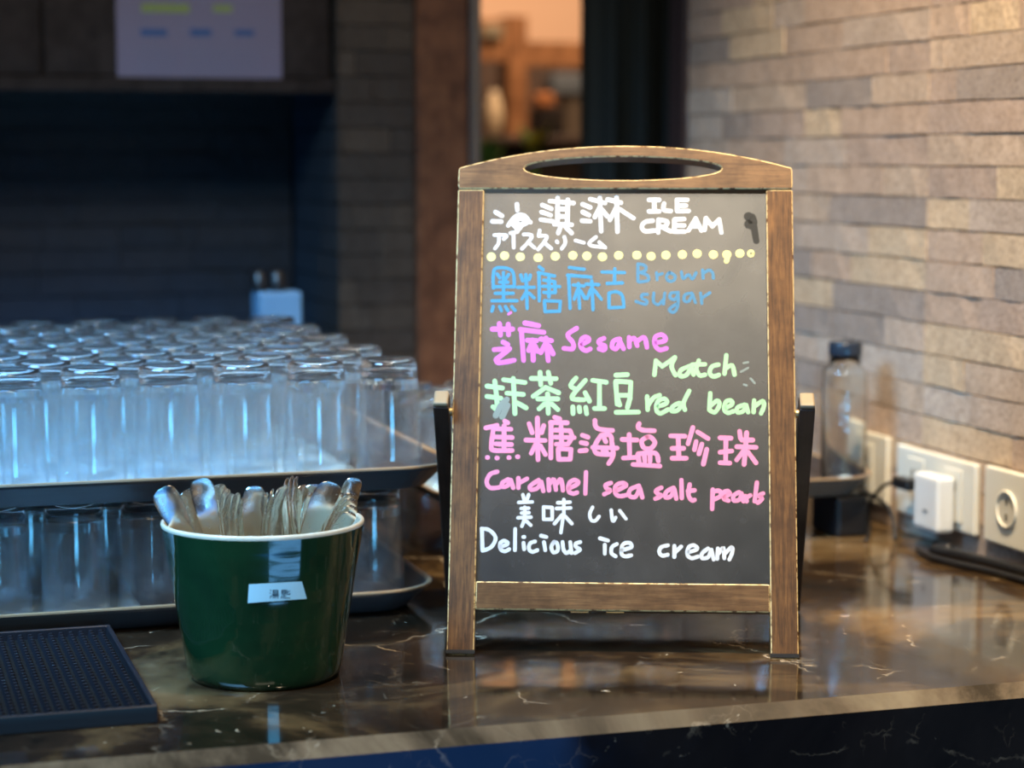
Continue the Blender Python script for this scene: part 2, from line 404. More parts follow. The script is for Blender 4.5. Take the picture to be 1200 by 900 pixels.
# right wall
WX = 1.28
wr = box('wall_right', WX + 0.006, WX + 0.16, 0.9, 3.2, -0.88, 1.25, M['mortar']); tag(wr, kind='structure')
brick_wall(wr, (WX + 0.014, 1.62, 0.0), (0, 1, 0), (-1, 0, 0), 1.52, 0.88, 0.0385, [0.11, 0.15, 0.19, 0.24, 0.28], M['brick'], 3, gap=0.0018, seam=0.74)
t3 = box('trim_3', WX - 0.006, WX + 0.165, 3.145, 3.205, -0.88, 1.25, mat('dark_purple_brown_trim', (0.035, 0.022, 0.022), 0.45)); tag(t3, kind='structure')
# back wall
wb = box('wall_back', -0.9, 0.756, 3.675, 3.8, -0.88, 1.25, M['dark_mortar']); tag(wb, kind='structure')
brick_wall(wb, (-0.5, 3.676, 0.04), (1, 0, 0), (0, -1, 0), 1.252, 0.62, 0.04, [0.13, 0.17, 0.22], M['dark_brick'], 5)
# stone pillar
wp = box('wall_pillar', 0.768, 0.878, 3.316, 3.8, -0.88, 1.25, M['dark_mortar']); tag(wp, kind='structure')
brick_wall(wp, (0.754, 3.316, 0.0), (1, 0, 0), (0, -1, 0), 0.124, 0.8, 0.04, [0.07, 0.12], M['brown_brick'], 9)
brick_wall(wp, (0.768, 3.318, 0.0), (0, 1, 0), (-1, 0, 0), 0.33, 0.8, 0.04, [0.13, 0.17], M['dark_brick'], 11)
# door post and strip beside the opening
t1 = box('trim_1', 0.880, 0.965, 3.29, 3.42, -0.88, 1.25, M['post_wood'], bev=0.003); tag(t1, kind='structure')
t2 = box('trim_2', 0.9655, 0.983, 3.28, 3.41, -0.88, 1.25, M['metal_grey'], bev=0.002); tag(t2, kind='structure')

# upper cabinet
cb = empty('wall_cabinet', (0.1, 3.32, 0.585), label='dark brown wall cabinet above the back counter carrying a pale poster', cat='cabinet')
box('body', -0.7, 0.65, 0.014, 0.34, 0.0, 0.6, M['cabinet'], cb)
for a, b in ((-0.69, -0.26), (-0.255, 0.20), (0.205, 0.645)):
    box('door', a, b, -0.004, 0.013, 0.012, 0.6, M['cabinet'], cb, bev=0.002)
box('bottom_rail', -0.7, 0.65, -0.012, 0.012, -0.012, 0.0105, M['cabinet'], cb, bev=0.002)
# poster
pa, pb = at(138, 94, 3.31), at(331, 94, 3.31)
po = empty('poster', (pa.x, 3.314, pa.z), label='pale lilac printed poster with yellow-green and blue lines taped on the dark cabinet', cat='poster')
W_ = pb.x - pa.x
box('sheet', 0, W_, 0, 0.0012, 0, 0.30, M['paper'], po)
def pprint(nm, u0, u1, v0, v1, mm):
    a, b = at(u0, v1, 3.312), at(u1, v0, 3.312)
    box(nm, a.x - pa.x, b.x - pa.x, -0.0006, -0.0001, a.z - pa.z, b.z - pa.z, mm, po)
pprint('title_print', 166, 222, 5, 14, M['paper_yellow']); pprint('title_print', 250, 272, 6, 14, M['paper_yellow'])
pprint('blue_print', 165, 196, 34, 42, M['paper_blue']); pprint('blue_print', 223, 248, 34, 42, M['paper_blue']); pprint('blue_print', 275, 298, 35, 42, M['paper_blue'])
for r_ in range(4):
    pprint('text_print', 160, 205, 56 + r_ * 8, 60 + r_ * 8, M['paper_grey']); pprint('text_print', 215, 305, 56 + r_ * 8, 60 + r_ * 8, M['paper_grey'])

# curtain
vs, fs = [], []; N = 60
x0, x1 = 1.230, 1.50
for i in range(N + 1):
    t = i / N; x = x0 + (x1 - x0) * t; y = 3.5 + 0.022 * math.sin(t * 26) + 0.008 * math.sin(t * 61)
    for z in (-0.85, 1.3): vs.append((x, y, z)); vs.append((x, y + 0.004, z))
for i in range(N):
    a = i * 4; b = a + 4
    fs += [(a, b, b + 2, a + 2), (a + 1, a + 3, b + 3, b + 1), (a + 2, b + 2, b + 3, a + 3), (a, a + 1, b + 1, b)]
fs += [(0, 2, 3, 1), (N * 4, N * 4 + 1, N * 4 + 3, N * 4 + 2)]
cu = link('curtain', mesh('curtain', vs, fs, M['curtain'], True)); tag(cu, 'near-black green curtain hanging in folds beside the brick wall end', 'curtain')

# far dining room
wf = box('wall_far', 1.0, 3.4, 7.0, 7.1, -0.88, 2.0, M['salmon']); tag(wf, kind='structure')
Y6 = 6.0
fr = empty('timber_frame', (0, Y6, 0), label='orange-brown timber frame of post and beam in the bright far room', cat='frame')
a, b = at(590, 160, Y6), at(612, 20, Y6)
box('post', a.x, b.x, -0.05, 0.05, -0.88, at(600, 20, Y6).z, M['orange_wood'], fr)
bt, bb = at(640, 50, Y6).z, at(640, 78, Y6).z
box('beam', b.x + 0.001, 2.5, -0.04, 0.04, bb, bt, M['orange_wood'], fr)
bt2, bb2 = at(575, 24, Y6).z, at(575, 72, Y6).z
box('beam', 1.5, a.x - 0.001, -0.04, 0.04, bb2, bt2, M['orange_wood'], fr)
a2, b2 = at(565, 44, Y6 - .05), at(589, 29, Y6 - .05)
sg = box('sign', a2.x, b2.x, Y6 - 0.06, Y6 - 0.045, a2.z, b2.z, M['olive'], bev=0.003); tag(sg, 'small olive-brown plaque on the timber frame in the far room', 'sign')
pn = box('partition', 1.4, 3.0, 6.3, 6.36, -0.88, at(640, 70, 6.3).z, M['brown_panel'], bev=0.004); tag(pn, 'dark brown partition under the timber beam in the far room', 'partition')
# vase
vc = at(579, 134, 5.8)
vz0, vz1 = at(579, 160, 5.8).z, at(579, 107, 5.8).z; H_ = vz1 - vz0
va = link('vase', lathe_mesh('vase', [(0, 0), (0.014, 0), (0.020, .15 * H_), (0.026, .4 * H_), (0.024, .6 * H_), (0.02, .78 * H_), (0.012, .9 * H_), (0.014, H_), (0.011, H_), (0.009, .9 * H_), (0, .88 * H_)], M['vase'], 24), None, (vc.x, 5.8, vz0))
tag(va, 'slim beige vase on a dark shelf in the far room', 'vase')
sh = empty('sideboard', (1.95, 5.8, 0), label='dark brown sideboard below the timber frame in the far room', cat='cabinet')
box('top', -0.35, 0.45, -0.15, 0.12, vz0 - 0.02, vz0, M['brown_panel'], sh, bev=0.002); box('body', -0.34, 0.44, -0.13, 0.1, -0.88, vz0 - 0.0205, M['cabinet'], sh)
a3, b3 = at(632, 112, 5.9), at(684, 88, 5.9)
cz = vz0
bn = empty('armchair', ((a3.x + b3.x) / 2, 5.84, vz0), label='grey-blue padded box beyond the post in the far room', cat='box')
box('padding', -0.062, 0.062, -0.04, 0.04, a3.z - vz0, b3.z - vz0, M['greyblue'], bn, bev=0.008, seg=2)
box('stand', -0.02, 0.055, -0.03, 0.03, 0.0, a3.z - vz0 - 0.0005, mat('olive_brown_stand', (0.075, 0.05, 0.03), 0.7), bn, bev=0.003)
bn.name = 'padded_box'
a4 = at(630, 118, 5.75)
cr = box('crate', a4.x - 0.028, a4.x + 0.05, 5.67, 5.74, vz0, at(630, 127, 5.7).z, M['cabinet'], bev=0.002); tag(cr, 'black crate under the orange cushion in the far room', 'crate')
cs = box('cushion', a4.x - 0.025, a4.x + 0.03, 5.68, 5.73, at(630, 127, 5.7).z + 0.0005, at(630, 109, 5.7).z, M['cushion'], bev=0.01, seg=2); tag(cs, 'burnt-orange cushion on the crate by the post in the far room', 'cushion')
for u in (647, 677):
    c_ = at(u, 76, 6.0)
    bl = link('bulb', lathe_mesh('bulb', [(0, -0.018), (0.01, -0.015), (0.017, -0.006), (0.018, 0.002), (0.012, 0.012), (0.006, 0.02), (0.006, 0.03), (0, 0.03)], M['bulb'], 16), None, (c_.x, 6.0, bb - 0.0302))
    tag(bl, 'amber lamp globe under the beam, %s one seen in the far room' % ('left' if u == 647 else 'right, curtain-side'), 'lamp', 'lamp globes under the beam')
# plants (nearer than the far room)
def plant(name, u, v, Y, n, seedv, label, hh, yl=0.3):
    p = at(u, v, Y); root = empty(name, (p.x, Y, -0.88), label=label, cat='plant')
    link('pot', lathe_mesh('pot', [(0, 0), (0.07, 0), (0.09, 0.2), (0.085, 0.2), (0.07, 0.17), (0, 0.17)], M['terracotta'], 20), root)
    link('stem', lathe_mesh('stem', [(0, 0.165), (0.012, 0.165), (0.01, p.z + 0.88 - hh), (0, p.z + 0.88 - hh + 0.01)], M['leaf'], 8), root)
    rnd = random.Random(seedv)
    for k in range(n):
        az = rnd.uniform(0, 6.28) ; L = hh * rnd.uniform(0.8, 1.5); sp = rnd.uniform(0.15, 0.7)
        base = Vector((0, 0, p.z + 0.88 - hh))
        vs, fs = [], []
        for i in range(7):
            t = i / 6; wd = 0.015 * math.sin(math.pi * min(0.97, t + 0.12))
            c = base + Vector((math.cos(az) * sp * L * t, math.sin(az) * sp * L * t, L * (t - 0.25 * sp * t * t)))
            s = Vector((-math.sin(az), math.cos(az), 0)) * wd
            vs += [c - s, c + Vector((0, 0, -0.002)), c + s]
        for i in range(6):
            a = i * 3; fs += [(a, a + 1, a + 4, a + 3), (a + 1, a + 2, a + 5, a + 4)]
        link('leaf', mesh('leaf', vs, fs, M['leaf_y'] if rnd.random() < yl else M['leaf'], True), root)
plant('potted_plant', 567, 163, 4.3, 12, 1, 'green leafy plant left behind the board top, beside the grey door strip', 0.075, 0.05)
plant('potted_plant', 625, 146, 4.75, 11, 4, 'yellow-green leafy plant seen above the board handle', 0.075, 0.45)

# canister on the back counter
k0, k1 = at(298, 341, 3.1), at(350, 341, 3.1)
ca = empty('canister', ((k0.x + k1.x) / 2, 3.1, 0), label='pale blue-lit square canister with two dark caps behind the glasses', cat='canister')
hw = (k1.x - k0.x) / 2 * 0.97
box('body', -hw, hw, -hw, hw, 0, k0.z, M['canister'], ca, bev=0.005, seg=3)
for s in (-1, 1):
    link('cap', lathe_mesh('cap', [(0, 0), (0.012, 0), (0.0125, 0.004), (0.012, 0.026), (0.008, 0.03), (0, 0.03)], M['black'], 18), ca, (-0.012 + s * 0.0135, 0, k0.z))

# ------------------------------------------------------------------ A-frame board
LEAN = R(19.49)
BO = Vector((0.54094, 1.92373, 0.0)); BA = R(-20.592)
bd = empty('menu_board', BO, BA, label='worn brown wooden A-frame chalkboard listing ice cream flavours on the marble counter', cat='sign')
FR = (-LEAN, 0, 0)      # front frame tilts back: local z runs up the face, -y faces the viewer
def bpart(name, x0, x1, y0, y1, z0, z1, m, bev=0.0012, parent=None, worn=True, **kw):
    return box(name, x0, x1, y0, y1, z0, z1, m, parent or bd, bev, 1, (0, 0, 0), None if parent else FR, worn=worn)
TH = 0.016
W_B = 0.3343
def leg_mesh(x0, x1):
    bm = box_bm(x0, x1, 0, TH, 0, 0.4668, 0.0011, 1, True)
    # foot cut level with the counter
    for q in bm.verts:
        if q.co.z < 0.02: q.co.z += -q.co.y * math.tan(LEAN) * 0 + (q.co.y * math.tan(LEAN))
    return bm_mesh('post', bm, M['board_wood'])
for x0, x1 in ((0.0, 0.0262), (W_B - 0.0262, W_B)):
    lg = link('post', leg_mesh(x0, x1), bd, rot=FR)
    box('foot_cap', x0 - 0.0006, x1 + 0.0006, -0.0012, 0.005, 0.0015, 0.005, M['black'], lg)
bpart('bottom_rail', 0.0264, W_B - 0.0264, 0.0012, TH - 0.001, 0.0440, 0.0712, M['board_wood_h'])
# arched top piece with elliptical hand hole
bm = bmesh.new()
NT = 48; outer, inner = [], []
hc = Vector((0.1652, 0.4890)); rx, ry = 0.0990, 0.0123
def arc_z(x):
    t = (x - W_B / 2) / (W_B / 2); return 0.4895 + (0.5131 - 0.4895) * (1 - abs(t) ** 2.1)
# outline rings matched by angle
pts_o, pts_i = [], []
for k in range(NT):
    a = 2 * math.pi * k / NT
    ca_, sa_ = math.cos(a), math.sin(a)
    pts_i.append((hc.x + rx * ca_, hc.y + ry * sa_))
    X = hc.x + rx * ca_ * 1.0
    if abs(ca_) < 0.93:
        X = W_B / 2 + (W_B / 2) * ca_ / 0.93 * (0.97 if abs(ca_) < 0.92 else 1)
        Z = arc_z(X) if sa_ > 0 else 0.4674
    else:
        X = 0.0 if ca_ < 0 else W_B
        f_ = sa_ / math.sin(math.acos(0.93))
        Z = 0.4785 + (0.011 * f_)
    pts_o.append((X, Z))
def ringv(pts, y): return [bm.verts.new((x, y, z)) for x, z in pts]
y0_, y1_ = -0.0010, TH + 0.001
bv = 0.0011
def inset(pts, d, cx, cz, sgn):
    out = []
    n = len(pts)
    for i, (x, z) in enumerate(pts):
        xa, za = pts[i - 1]; xb, zb = pts[(i + 1) % n]
        t = Vector((xb - xa, zb - za)); t.normalize(); nrm = Vector((-t.y, t.x)) * sgn
        out.append((x + nrm.x * d, z + nrm.y * d))
    return out
po_in = inset(pts_o, bv, 0, 0, 1); pi_out = inset(pts_i, bv, 0, 0, -1)
rings = [ringv(po_in, y0_), ringv(pts_o, y0_ + bv), ringv(pts_o, y1_ - bv), ringv(po_in, y1_), ringv(pi_out, y1_), ringv(pts_i, y1_ - bv), ringv(pts_i, y0_ + bv), ringv(pi_out, y0_)]
lay = bm.loops.layers.color.new('worn')
for j in range(8):
    A, Bq = rings[j], rings[(j + 1) % 8]
    for k in range(NT):
        f = bm.faces.new((A[k], A[(k + 1) % NT], Bq[(k + 1) % NT], Bq[k]))
        for lp in f.loops: lp[lay] = (1, 1, 1, 1) if j in (0, 2, 4, 6) else (0, 0, 0, 1)
bmesh.ops.recalc_face_normals(bm, faces=bm.faces)
link('handle_rail', bm_mesh('handle_rail', bm, M['board_wood_h']), bd, rot=FR)
# panel
panel = box('writing_panel', 0.0264, W_B - 0.0264, 0.0045, 0.0095, 0.0714, 0.4640, M['slate'], bd, 0, 1, (0, 0, 0), FR)
# brass hinge plates under the rail
for xx in (0.118, 0.152):
    box('hinge_plate', xx, xx + 0.017, 0.004, 0.013, 0.0425, 0.0438, M['brass'], bd, 0, 1, (0, 0, 0), FR)
# rear stand: two legs pivoting on the outside of the posts, with a crossbar
piv = Vector((0, 0.238 * math.sin(LEAN), 0.238 * math.cos(LEAN)))
foot = Vector((0, 0.222, 0.0))
dv = (piv - foot); Lr = dv.length; ra = math.atan2(foot.y - piv.y, piv.z)
for x0 in (-0.0178, W_B + 0.0028):
    bm = box_bm(x0, x0 + 0.015, -0.0105, 0.0105, 0.006, Lr + 0.012, 0.0012, 2, True)
    link('rear_leg', bm_mesh('rear_leg', bm, M['dark_frame']), bd, (0, foot.y, 0.001), rot=(ra, 0, 0))
    box('leg_tip', x0 + 0.0003, x0 + 0.0147, -0.0102, 0.0102, Lr + 0.0122, Lr + 0.0175, M['cream_wood'], bd, 0.002, 2, (0, foot.y, 0.001), (ra, 0, 0))
    px_ = x0 + 0.015 if x0 < 0 else x0 - 0.0026
    bm = bmesh.new(); bmesh.ops.create_cone(bm, cap_ends=True, segments=14, radius1=0.004, radius2=0.004, depth=0.0028)
    link('pivot_bolt', bm_mesh('pivot_bolt', bm, M['brass']), bd, (px_ + 0.0013, piv.y, piv.z), rot=(0, R(90), 0))
bm = box_bm(-0.0026, W_B + 0.0026, -0.006, 0.006, 0.035, 0.058, 0.001, 1, True)
link('rear_crossbar', bm_mesh('rear_crossbar', bm, M['dark_frame']), bd, (0, foot.y, 0.001), rot=(ra, 0, 0))
# writing: strokes on the panel. crops: (origin x, origin y, scale)
CR = {'A': (550, 220, 6.6667), 'B': (720, 220, 6.6667), 'C': (560, 300, 6.6667), 'I': (725, 300, 6.6667), 'D': (560, 370, 6.6667),
      'J': (735, 370, 7.0588), 'E': (560, 485, 6.6667), 'F': (725, 485, 6.6667), 'G': (555, 545, 6.6667), 'H': (725, 545, 6.6667)}
BE = Vector((math.cos(BA), math.sin(BA), 0)); BB = Vector((-math.sin(BA), math.cos(BA), 0))
BU = BB * math.sin(LEAN) + Vector((0, 0, math.cos(LEAN))); BN = BE.cross(BU)    # BN points to the viewer's side
SURF = 0.0045
def to_panel(u, v):
    d = ray(u, v); o_ = BO - BN * SURF
    t = (o_ - EYE).dot(BN) / d.dot(BN); q = EYE + d * t - BO
    return q.dot(BE), q.dot(BU)
def strokes_mesh(name, items, m, lift, parent, mapf=None, smooth_it=True):
    vs, fs = [], []; li = [0]
    for crop, wpx, pts in items:
        ox, oy, s = CR[crop] if isinstance(crop, str) else crop
        P = [Vector((ox + x / s, oy + y / s, 0)) for x, y in pts]
        if len(P) > 2 and smooth_it: P = catmull(P, 5)
        hw_ = wpx / s / 2 * 1.12
        li[0] += 1; y_ = SURF - lift - 0.000004 * (li[0] % 40)
        Q = []
        for p in P:
            if not Q or (p - Q[-1]).length > 0.15: Q.append(p)
        if len(Q) == 1: Q = [Q[0] - Vector((0.3, 0, 0)), Q[0] + Vector((0.3, 0, 0))]
        n = len(Q); Lp, Rp = [], []
        for i in range(n):
            t = (Q[min(i + 1, n - 1)] - Q[max(i - 1, 0)])
            if t.length < 1e-6: t = Vector((1, 0, 0))
            t.normalize(); nn = Vector((-t.y, t.x, 0)); jw = hw_ * (1 + 0.05 * math.sin(i * 1.7 + li[0]))
            Lp.append(Q[i] + nn * jw); Rp.append(Q[i] - nn * jw)
        t0 = (Q[0] - Q[1]).normalized(); t1 = (Q[-1] - Q[-2]).normalized()
        def cap(c, t):
            nn = Vector((-t.y, t.x, 0)); return [c + nn * hw_ * math.cos(a) + t * hw_ * math.sin(a) for a in [math.pi * k / 6 for k in range(1, 6)]]
        def add(p): 
            a, b = (mapf or to_panel)(p.x, p.y)
            vs.append((a, y_, b)); return len(vs) - 1
        il = [add(p) for p in Lp]; ir = [add(p) for p in Rp]
        for i in range(n - 1): fs.append((il[i], il[i + 1], ir[i + 1], ir[i]))
        # caps as fans
        c1 = [add(p) for p in cap(Q[-1], t1)]; fs.append([il[-1]] + c1 + [ir[-1]])
        c0 = [add(p) for p in cap(Q[0], t0)]; fs.append([ir[0]] + c0 + [il[0]])
    me = bpy.data.meshes.new(name); me.from_pydata(vs, [], [tuple(f) for f in fs]); me.materials.append(m)
    return link(name, me, parent)
def S(crop, wd, *lines): return [(crop, wd, l) for l in lines]
txt = []
title = S('A', 30, [(205, 190), (255, 220)], [(180, 263), (250, 265)], [(372, 130), (375, 175)], [(335, 250), (380, 215), (430, 220), (458, 262), (410, 290), (355, 268), (400, 240), (440, 262)],
    [(305, 295), (325, 265)], [(478, 270), (462, 262)], [(345, 290), (385, 325), (412, 285)],
    [(570, 135), (640, 165)], [(565, 190), (635, 215)], [(560, 250), (650, 262)], [(630, 105), (815, 120)], [(690, 80), (688, 285)], [(770, 95), (765, 285)], [(700, 167), (755, 167)], [(700, 225), (755, 225)], [(665, 285), (800, 290)], [(715, 300), (695, 355)], [(750, 305), (800, 355)],
    [(885, 130), (945, 155)], [(885, 190), (935, 215)], [(880, 258), (945, 262)], [(945, 90), (1060, 120)], [(1020, 80), (1030, 340)], [(1015, 160), (980, 230)], [(1035, 170), (1080, 225)],
    [(1080, 92), (1185, 118)], [(1150, 75), (1157, 345)], [(1143, 165), (1098, 252)], [(1168, 165), (1282, 238)])
title += S('A', 24, [(195, 370), (290, 372), (268, 402)], [(232, 390), (228, 435), (200, 475)], [(320, 355), (378, 345)], [(345, 360), (347, 470)], [(425, 365), (488, 372), (465, 420), (410, 478)], [(462, 430), (510, 470)],
    [(550, 335), (542, 378)], [(548, 375), (605, 380), (585, 425), (537, 483)], [(585, 430), (640, 475)], [(683, 420), (689, 428)], [(742, 385), (750, 430), (722, 476)], [(830, 412), (895, 430)], [(990, 385), (938, 430), (960, 455), (1060, 465)], [(1015, 425), (1062, 468)])
title += S('B', 30, [(270, 95), (350, 95)], [(312, 95), (312, 180)], [(270, 185), (350, 185)], [(388, 125), (385, 172), (440, 182)], [(490, 95), (570, 95)], [(488, 95), (490, 180)], [(490, 183), (580, 182)], [(495, 140), (560, 140)],
    [(300, 258), (240, 268), (214, 305), (240, 340), (315, 335)], [(345, 250), (342, 350)], [(345, 250), (412, 265), (398, 300), (350, 305)], [(365, 305), (440, 342)], [(545, 245), (470, 248)], [(468, 250), (467, 340)], [(467, 343), (550, 343)], [(470, 295), (545, 295)],
    [(578, 335), (635, 240)], [(635, 240), (680, 335)], [(600, 302), (660, 302)], [(705, 330), (715, 238)], [(715, 238), (765, 302)], [(765, 302), (818, 248)], [(818, 248), (835, 350)])
blue = S('C', 24, [(122, 250), (120, 150), (140, 97), (220, 95), (275, 130), (285, 240)], [(150, 140), (172, 172)], [(240, 145), (218, 180)], [(200, 130), (200, 350)], [(130, 240), (285, 240)], [(135, 292), (275, 292)], [(110, 350), (305, 350)], [(120, 395), (110, 430)], [(170, 395), (185, 428)], [(215, 395), (235, 428)], [(265, 395), (290, 425)], [(170, 205), (235, 205)],
    [(335, 150), (350, 195)], [(410, 150), (400, 185)], [(375, 145), (385, 410)], [(310, 245), (440, 245)], [(372, 290), (345, 335)], [(400, 290), (440, 328)], [(480, 85), (510, 108)], [(472, 130), (600, 157)], [(478, 130), (480, 350)], [(515, 190), (600, 200)], [(505, 237), (640, 240)], [(515, 285), (605, 287)], [(555, 170), (555, 320)], [(600, 200), (605, 285)],
    [(520, 350), (525, 435)], [(525, 435), (638, 432)], [(638, 432), (645, 355)], [(645, 355), (520, 350)],
    [(715, 90), (830, 105)], [(700, 150), (885, 165)], [(710, 155), (720, 410)], [(745, 227), (830, 235)], [(785, 215), (795, 410)], [(780, 260), (752, 338)], [(802, 270), (838, 333)], [(845, 220), (945, 225)], [(890, 195), (900, 420)], [(883, 260), (852, 333)], [(907, 265), (965, 338)],
    [(970, 125), (1145, 130)], [(1070, 100), (1068, 215)], [(1010, 215), (1130, 210)], [(1025, 290), (1025, 405)], [(1025, 405), (1140, 400)], [(1140, 400), (1128, 310), (1080, 280), (1025, 290)])
blue2 = S('I', 22, [(150, 65), (150, 198)], [(150, 62), (205, 75), (210, 112), (160, 130)], [(165, 130), (222, 150), (232, 190), (160, 203)], [(295, 130), (300, 185)], [(300, 150), (340, 138)], [(395, 130), (373, 160), (390, 195), (430, 190), (440, 155), (400, 130)],
    [(490, 125), (505, 178), (545, 145), (575, 180), (605, 130)], [(655, 110), (660, 175)], [(660, 138), (705, 110), (735, 135), (740, 175)],
    [(225, 300), (183, 303), (183, 332), (220, 350), (208, 378), (135, 355)], [(275, 290), (272, 355), (310, 380), (350, 340)], [(360, 290), (350, 375)], [(455, 285), (408, 292), (402, 328), (440, 340), (463, 295)], [(465, 285), (462, 390), (430, 440), (395, 418), (450, 375)], [(570, 290), (520, 302), (510, 345), (545, 355), (575, 305)], [(578, 298), (600, 365)], [(640, 290), (650, 370)], [(650, 330), (712, 288)])
mag = S('D', 34, [(112, 105), (272, 105)], [(168, 62), (177, 150)], [(237, 67), (240, 148)], [(197, 207), (233, 225)], [(128, 265), (248, 258)], [(245, 262), (145, 340)], [(142, 345), (165, 368), (283, 348)], [(367, 57), (475, 78)], [(330, 108), (515, 130)], [(340, 112), (357, 348)],
    [(387, 192), (458, 195)], [(427, 190), (433, 348)], [(418, 222), (397, 272)], [(442, 232), (468, 278)], [(492, 182), (575, 195)], [(532, 175), (550, 350)], [(525, 222), (492, 288)], [(557, 237), (588, 298)])
mag += S('D', 32, [(772, 98), (702, 150), (742, 210), (742, 258), (672, 255)], [(815, 222), (868, 192), (848, 167), (812, 182), (803, 240), (840, 272), (878, 260)], [(985, 177), (948, 195), (950, 218), (993, 237), (985, 268), (947, 258)], [(1108, 182), (1062, 197), (1048, 243), (1083, 258), (1110, 205)], [(1112, 200), (1138, 258)])
mag += S('J', 33, [(15, 180), (18, 258)], [(20, 205), (58, 187), (83, 248)], [(90, 205), (143, 182), (163, 262)], [(237, 225), (318, 203), (290, 158), (232, 178), (232, 248), (270, 283), (325, 270)])
mag += S('C', 18, [(240, 455), (258, 442)])
grn = S('D', 33, [(72, 550), (192, 565)], [(132, 510), (152, 715), (118, 712)], [(72, 630), (180, 645)], [(202, 500), (368, 522)], [(227, 605), (355, 615)], [(277, 490), (290, 765)], [(305, 680), (378, 720)],
    [(418, 490), (612, 492)], [(485, 442), (492, 540)], [(550, 442), (570, 528)], [(528, 562), (432, 630)], [(530, 560), (632, 603)], [(468, 650), (625, 650)], [(545, 610), (550, 762)], [(520, 690), (478, 728)], [(578, 690), (625, 733)],
    [(767, 487), (725, 545), (767, 575)], [(840, 505), (742, 620), (750, 652), (828, 657)], [(838, 602), (872, 668)], [(742, 712), (743, 765)], [(791, 715), (796, 750)], [(842, 717), (850, 765)], [(898, 505), (1003, 520)], [(950, 515), (950, 718)], [(912, 725), (990, 725)],
    [(1078, 465), (1168, 460)], [(1078, 512), (1195, 520)], [(1077, 515), (1088, 690)], [(1085, 622), (1190, 622)], [(1195, 522), (1190, 622)], [(1092, 645), (1108, 698)], [(1190, 640), (1168, 718)], [(1080, 755), (1255, 753)])
grn += S('J', 33, [(225, 490), (237, 372)], [(237, 372), (290, 420)], [(290, 420), (395, 345)], [(395, 345), (367, 420), (400, 493)], [(520, 417), (445, 450), (437, 498), (490, 490), (528, 425)], [(530, 420), (548, 488)], [(592, 372), (572, 440), (600, 493), (643, 488)], [(537, 405), (643, 402)], [(755, 405), (703, 420), (682, 470), (710, 503), (758, 490)], [(820, 328), (805, 480)], [(815, 435), (868, 412), (888, 488)],
    [(165, 668), (170, 778)], [(175, 742), (215, 682), (268, 657)], [(257, 750), (328, 722), (308, 687), (252, 712), (242, 780), (275, 808), (338, 775)], [(430, 722), (378, 750), (368, 788), (420, 780), (460, 722)], [(513, 622), (467, 720), (477, 778)], [(687, 642), (680, 780)], [(692, 742), (748, 703), (762, 742), (725, 798), (682, 782)],
    [(822, 760), (868, 732), (858, 702), (817, 712), (802, 770), (830, 803), (878, 790)], [(970, 737), (912, 760), (912, 798), (958, 790), (985, 742)], [(985, 740), (1000, 798)], [(1050, 702), (1045, 798)], [(1050, 752), (1120, 707), (1130, 750), (1107, 808)])
pnk = S('E', 33, [(210, 57), (233, 70)], [(62, 110), (150, 90)], [(122, 112), (105, 255), (130, 285), (268, 287)], [(142, 117), (258, 120)], [(132, 180), (268, 185)], [(140, 235), (263, 240)], [(205, 92), (205, 280)], [(74, 341), (76, 341)], [(149, 345), (152, 345)], [(242, 342), (245, 342)], [(309, 335), (313, 335)],
    [(400, 77), (425, 148)], [(515, 92), (497, 148)], [(465, 32), (470, 358)], [(375, 205), (525, 208)], [(450, 240), (417, 308)], [(490, 250), (528, 318)], [(600, 27), (640, 40)], [(567, 67), (698, 70)], [(572, 72), (570, 345)], [(602, 127), (718, 132)], [(602, 182), (752, 186)], [(612, 237), (703, 237)], [(650, 102), (655, 250)], [(720, 132), (735, 180), (708, 230)],
    [(627, 278), (630, 352)], [(630, 355), (722, 355)], [(722, 352), (728, 280)], [(728, 277), (627, 273)],
    [(817, 167), (860, 183)], [(807, 225), (850, 233)], [(797, 290), (848, 285)], [(915, 52), (920, 98), (960, 122), (1052, 130)], [(965, 167), (1033, 168), (1048, 235), (1057, 325), (1022, 388)], [(960, 170), (912, 255), (932, 310), (1050, 317)], [(897, 262), (1088, 268)], [(988, 195), (1000, 218)], [(978, 290), (1005, 300)])
pnk += S('F', 33, [(27, 200), (143, 205)], [(82, 162), (86, 338)], [(37, 345), (138, 340)], [(160, 77), (152, 105), (190, 127), (278, 132)], [(225, 180), (180, 212), (198, 265), (250, 270), (283, 225), (252, 184), (225, 180)], [(152, 312), (285, 307), (310, 368)], [(150, 315), (160, 385)], [(200, 320), (205, 370)], [(245, 320), (245, 370)], [(112, 395), (322, 408)],
    [(407, 172), (518, 175)], [(465, 180), (470, 338)], [(417, 270), (508, 270)], [(417, 347), (528, 347)], [(580, 107), (542, 233)], [(617, 142), (698, 193)], [(605, 217), (592, 280)], [(650, 237), (627, 313)], [(688, 277), (662, 393)],
    [(792, 187), (878, 190)], [(838, 190), (835, 378)], [(792, 300), (883, 290)], [(792, 382), (868, 385)], [(945, 137), (952, 190)], [(962, 205), (1048, 205)], [(1000, 147), (980, 395)], [(922, 257), (1073, 262)], [(973, 292), (922, 360)], [(1012, 300), (1073, 383)])
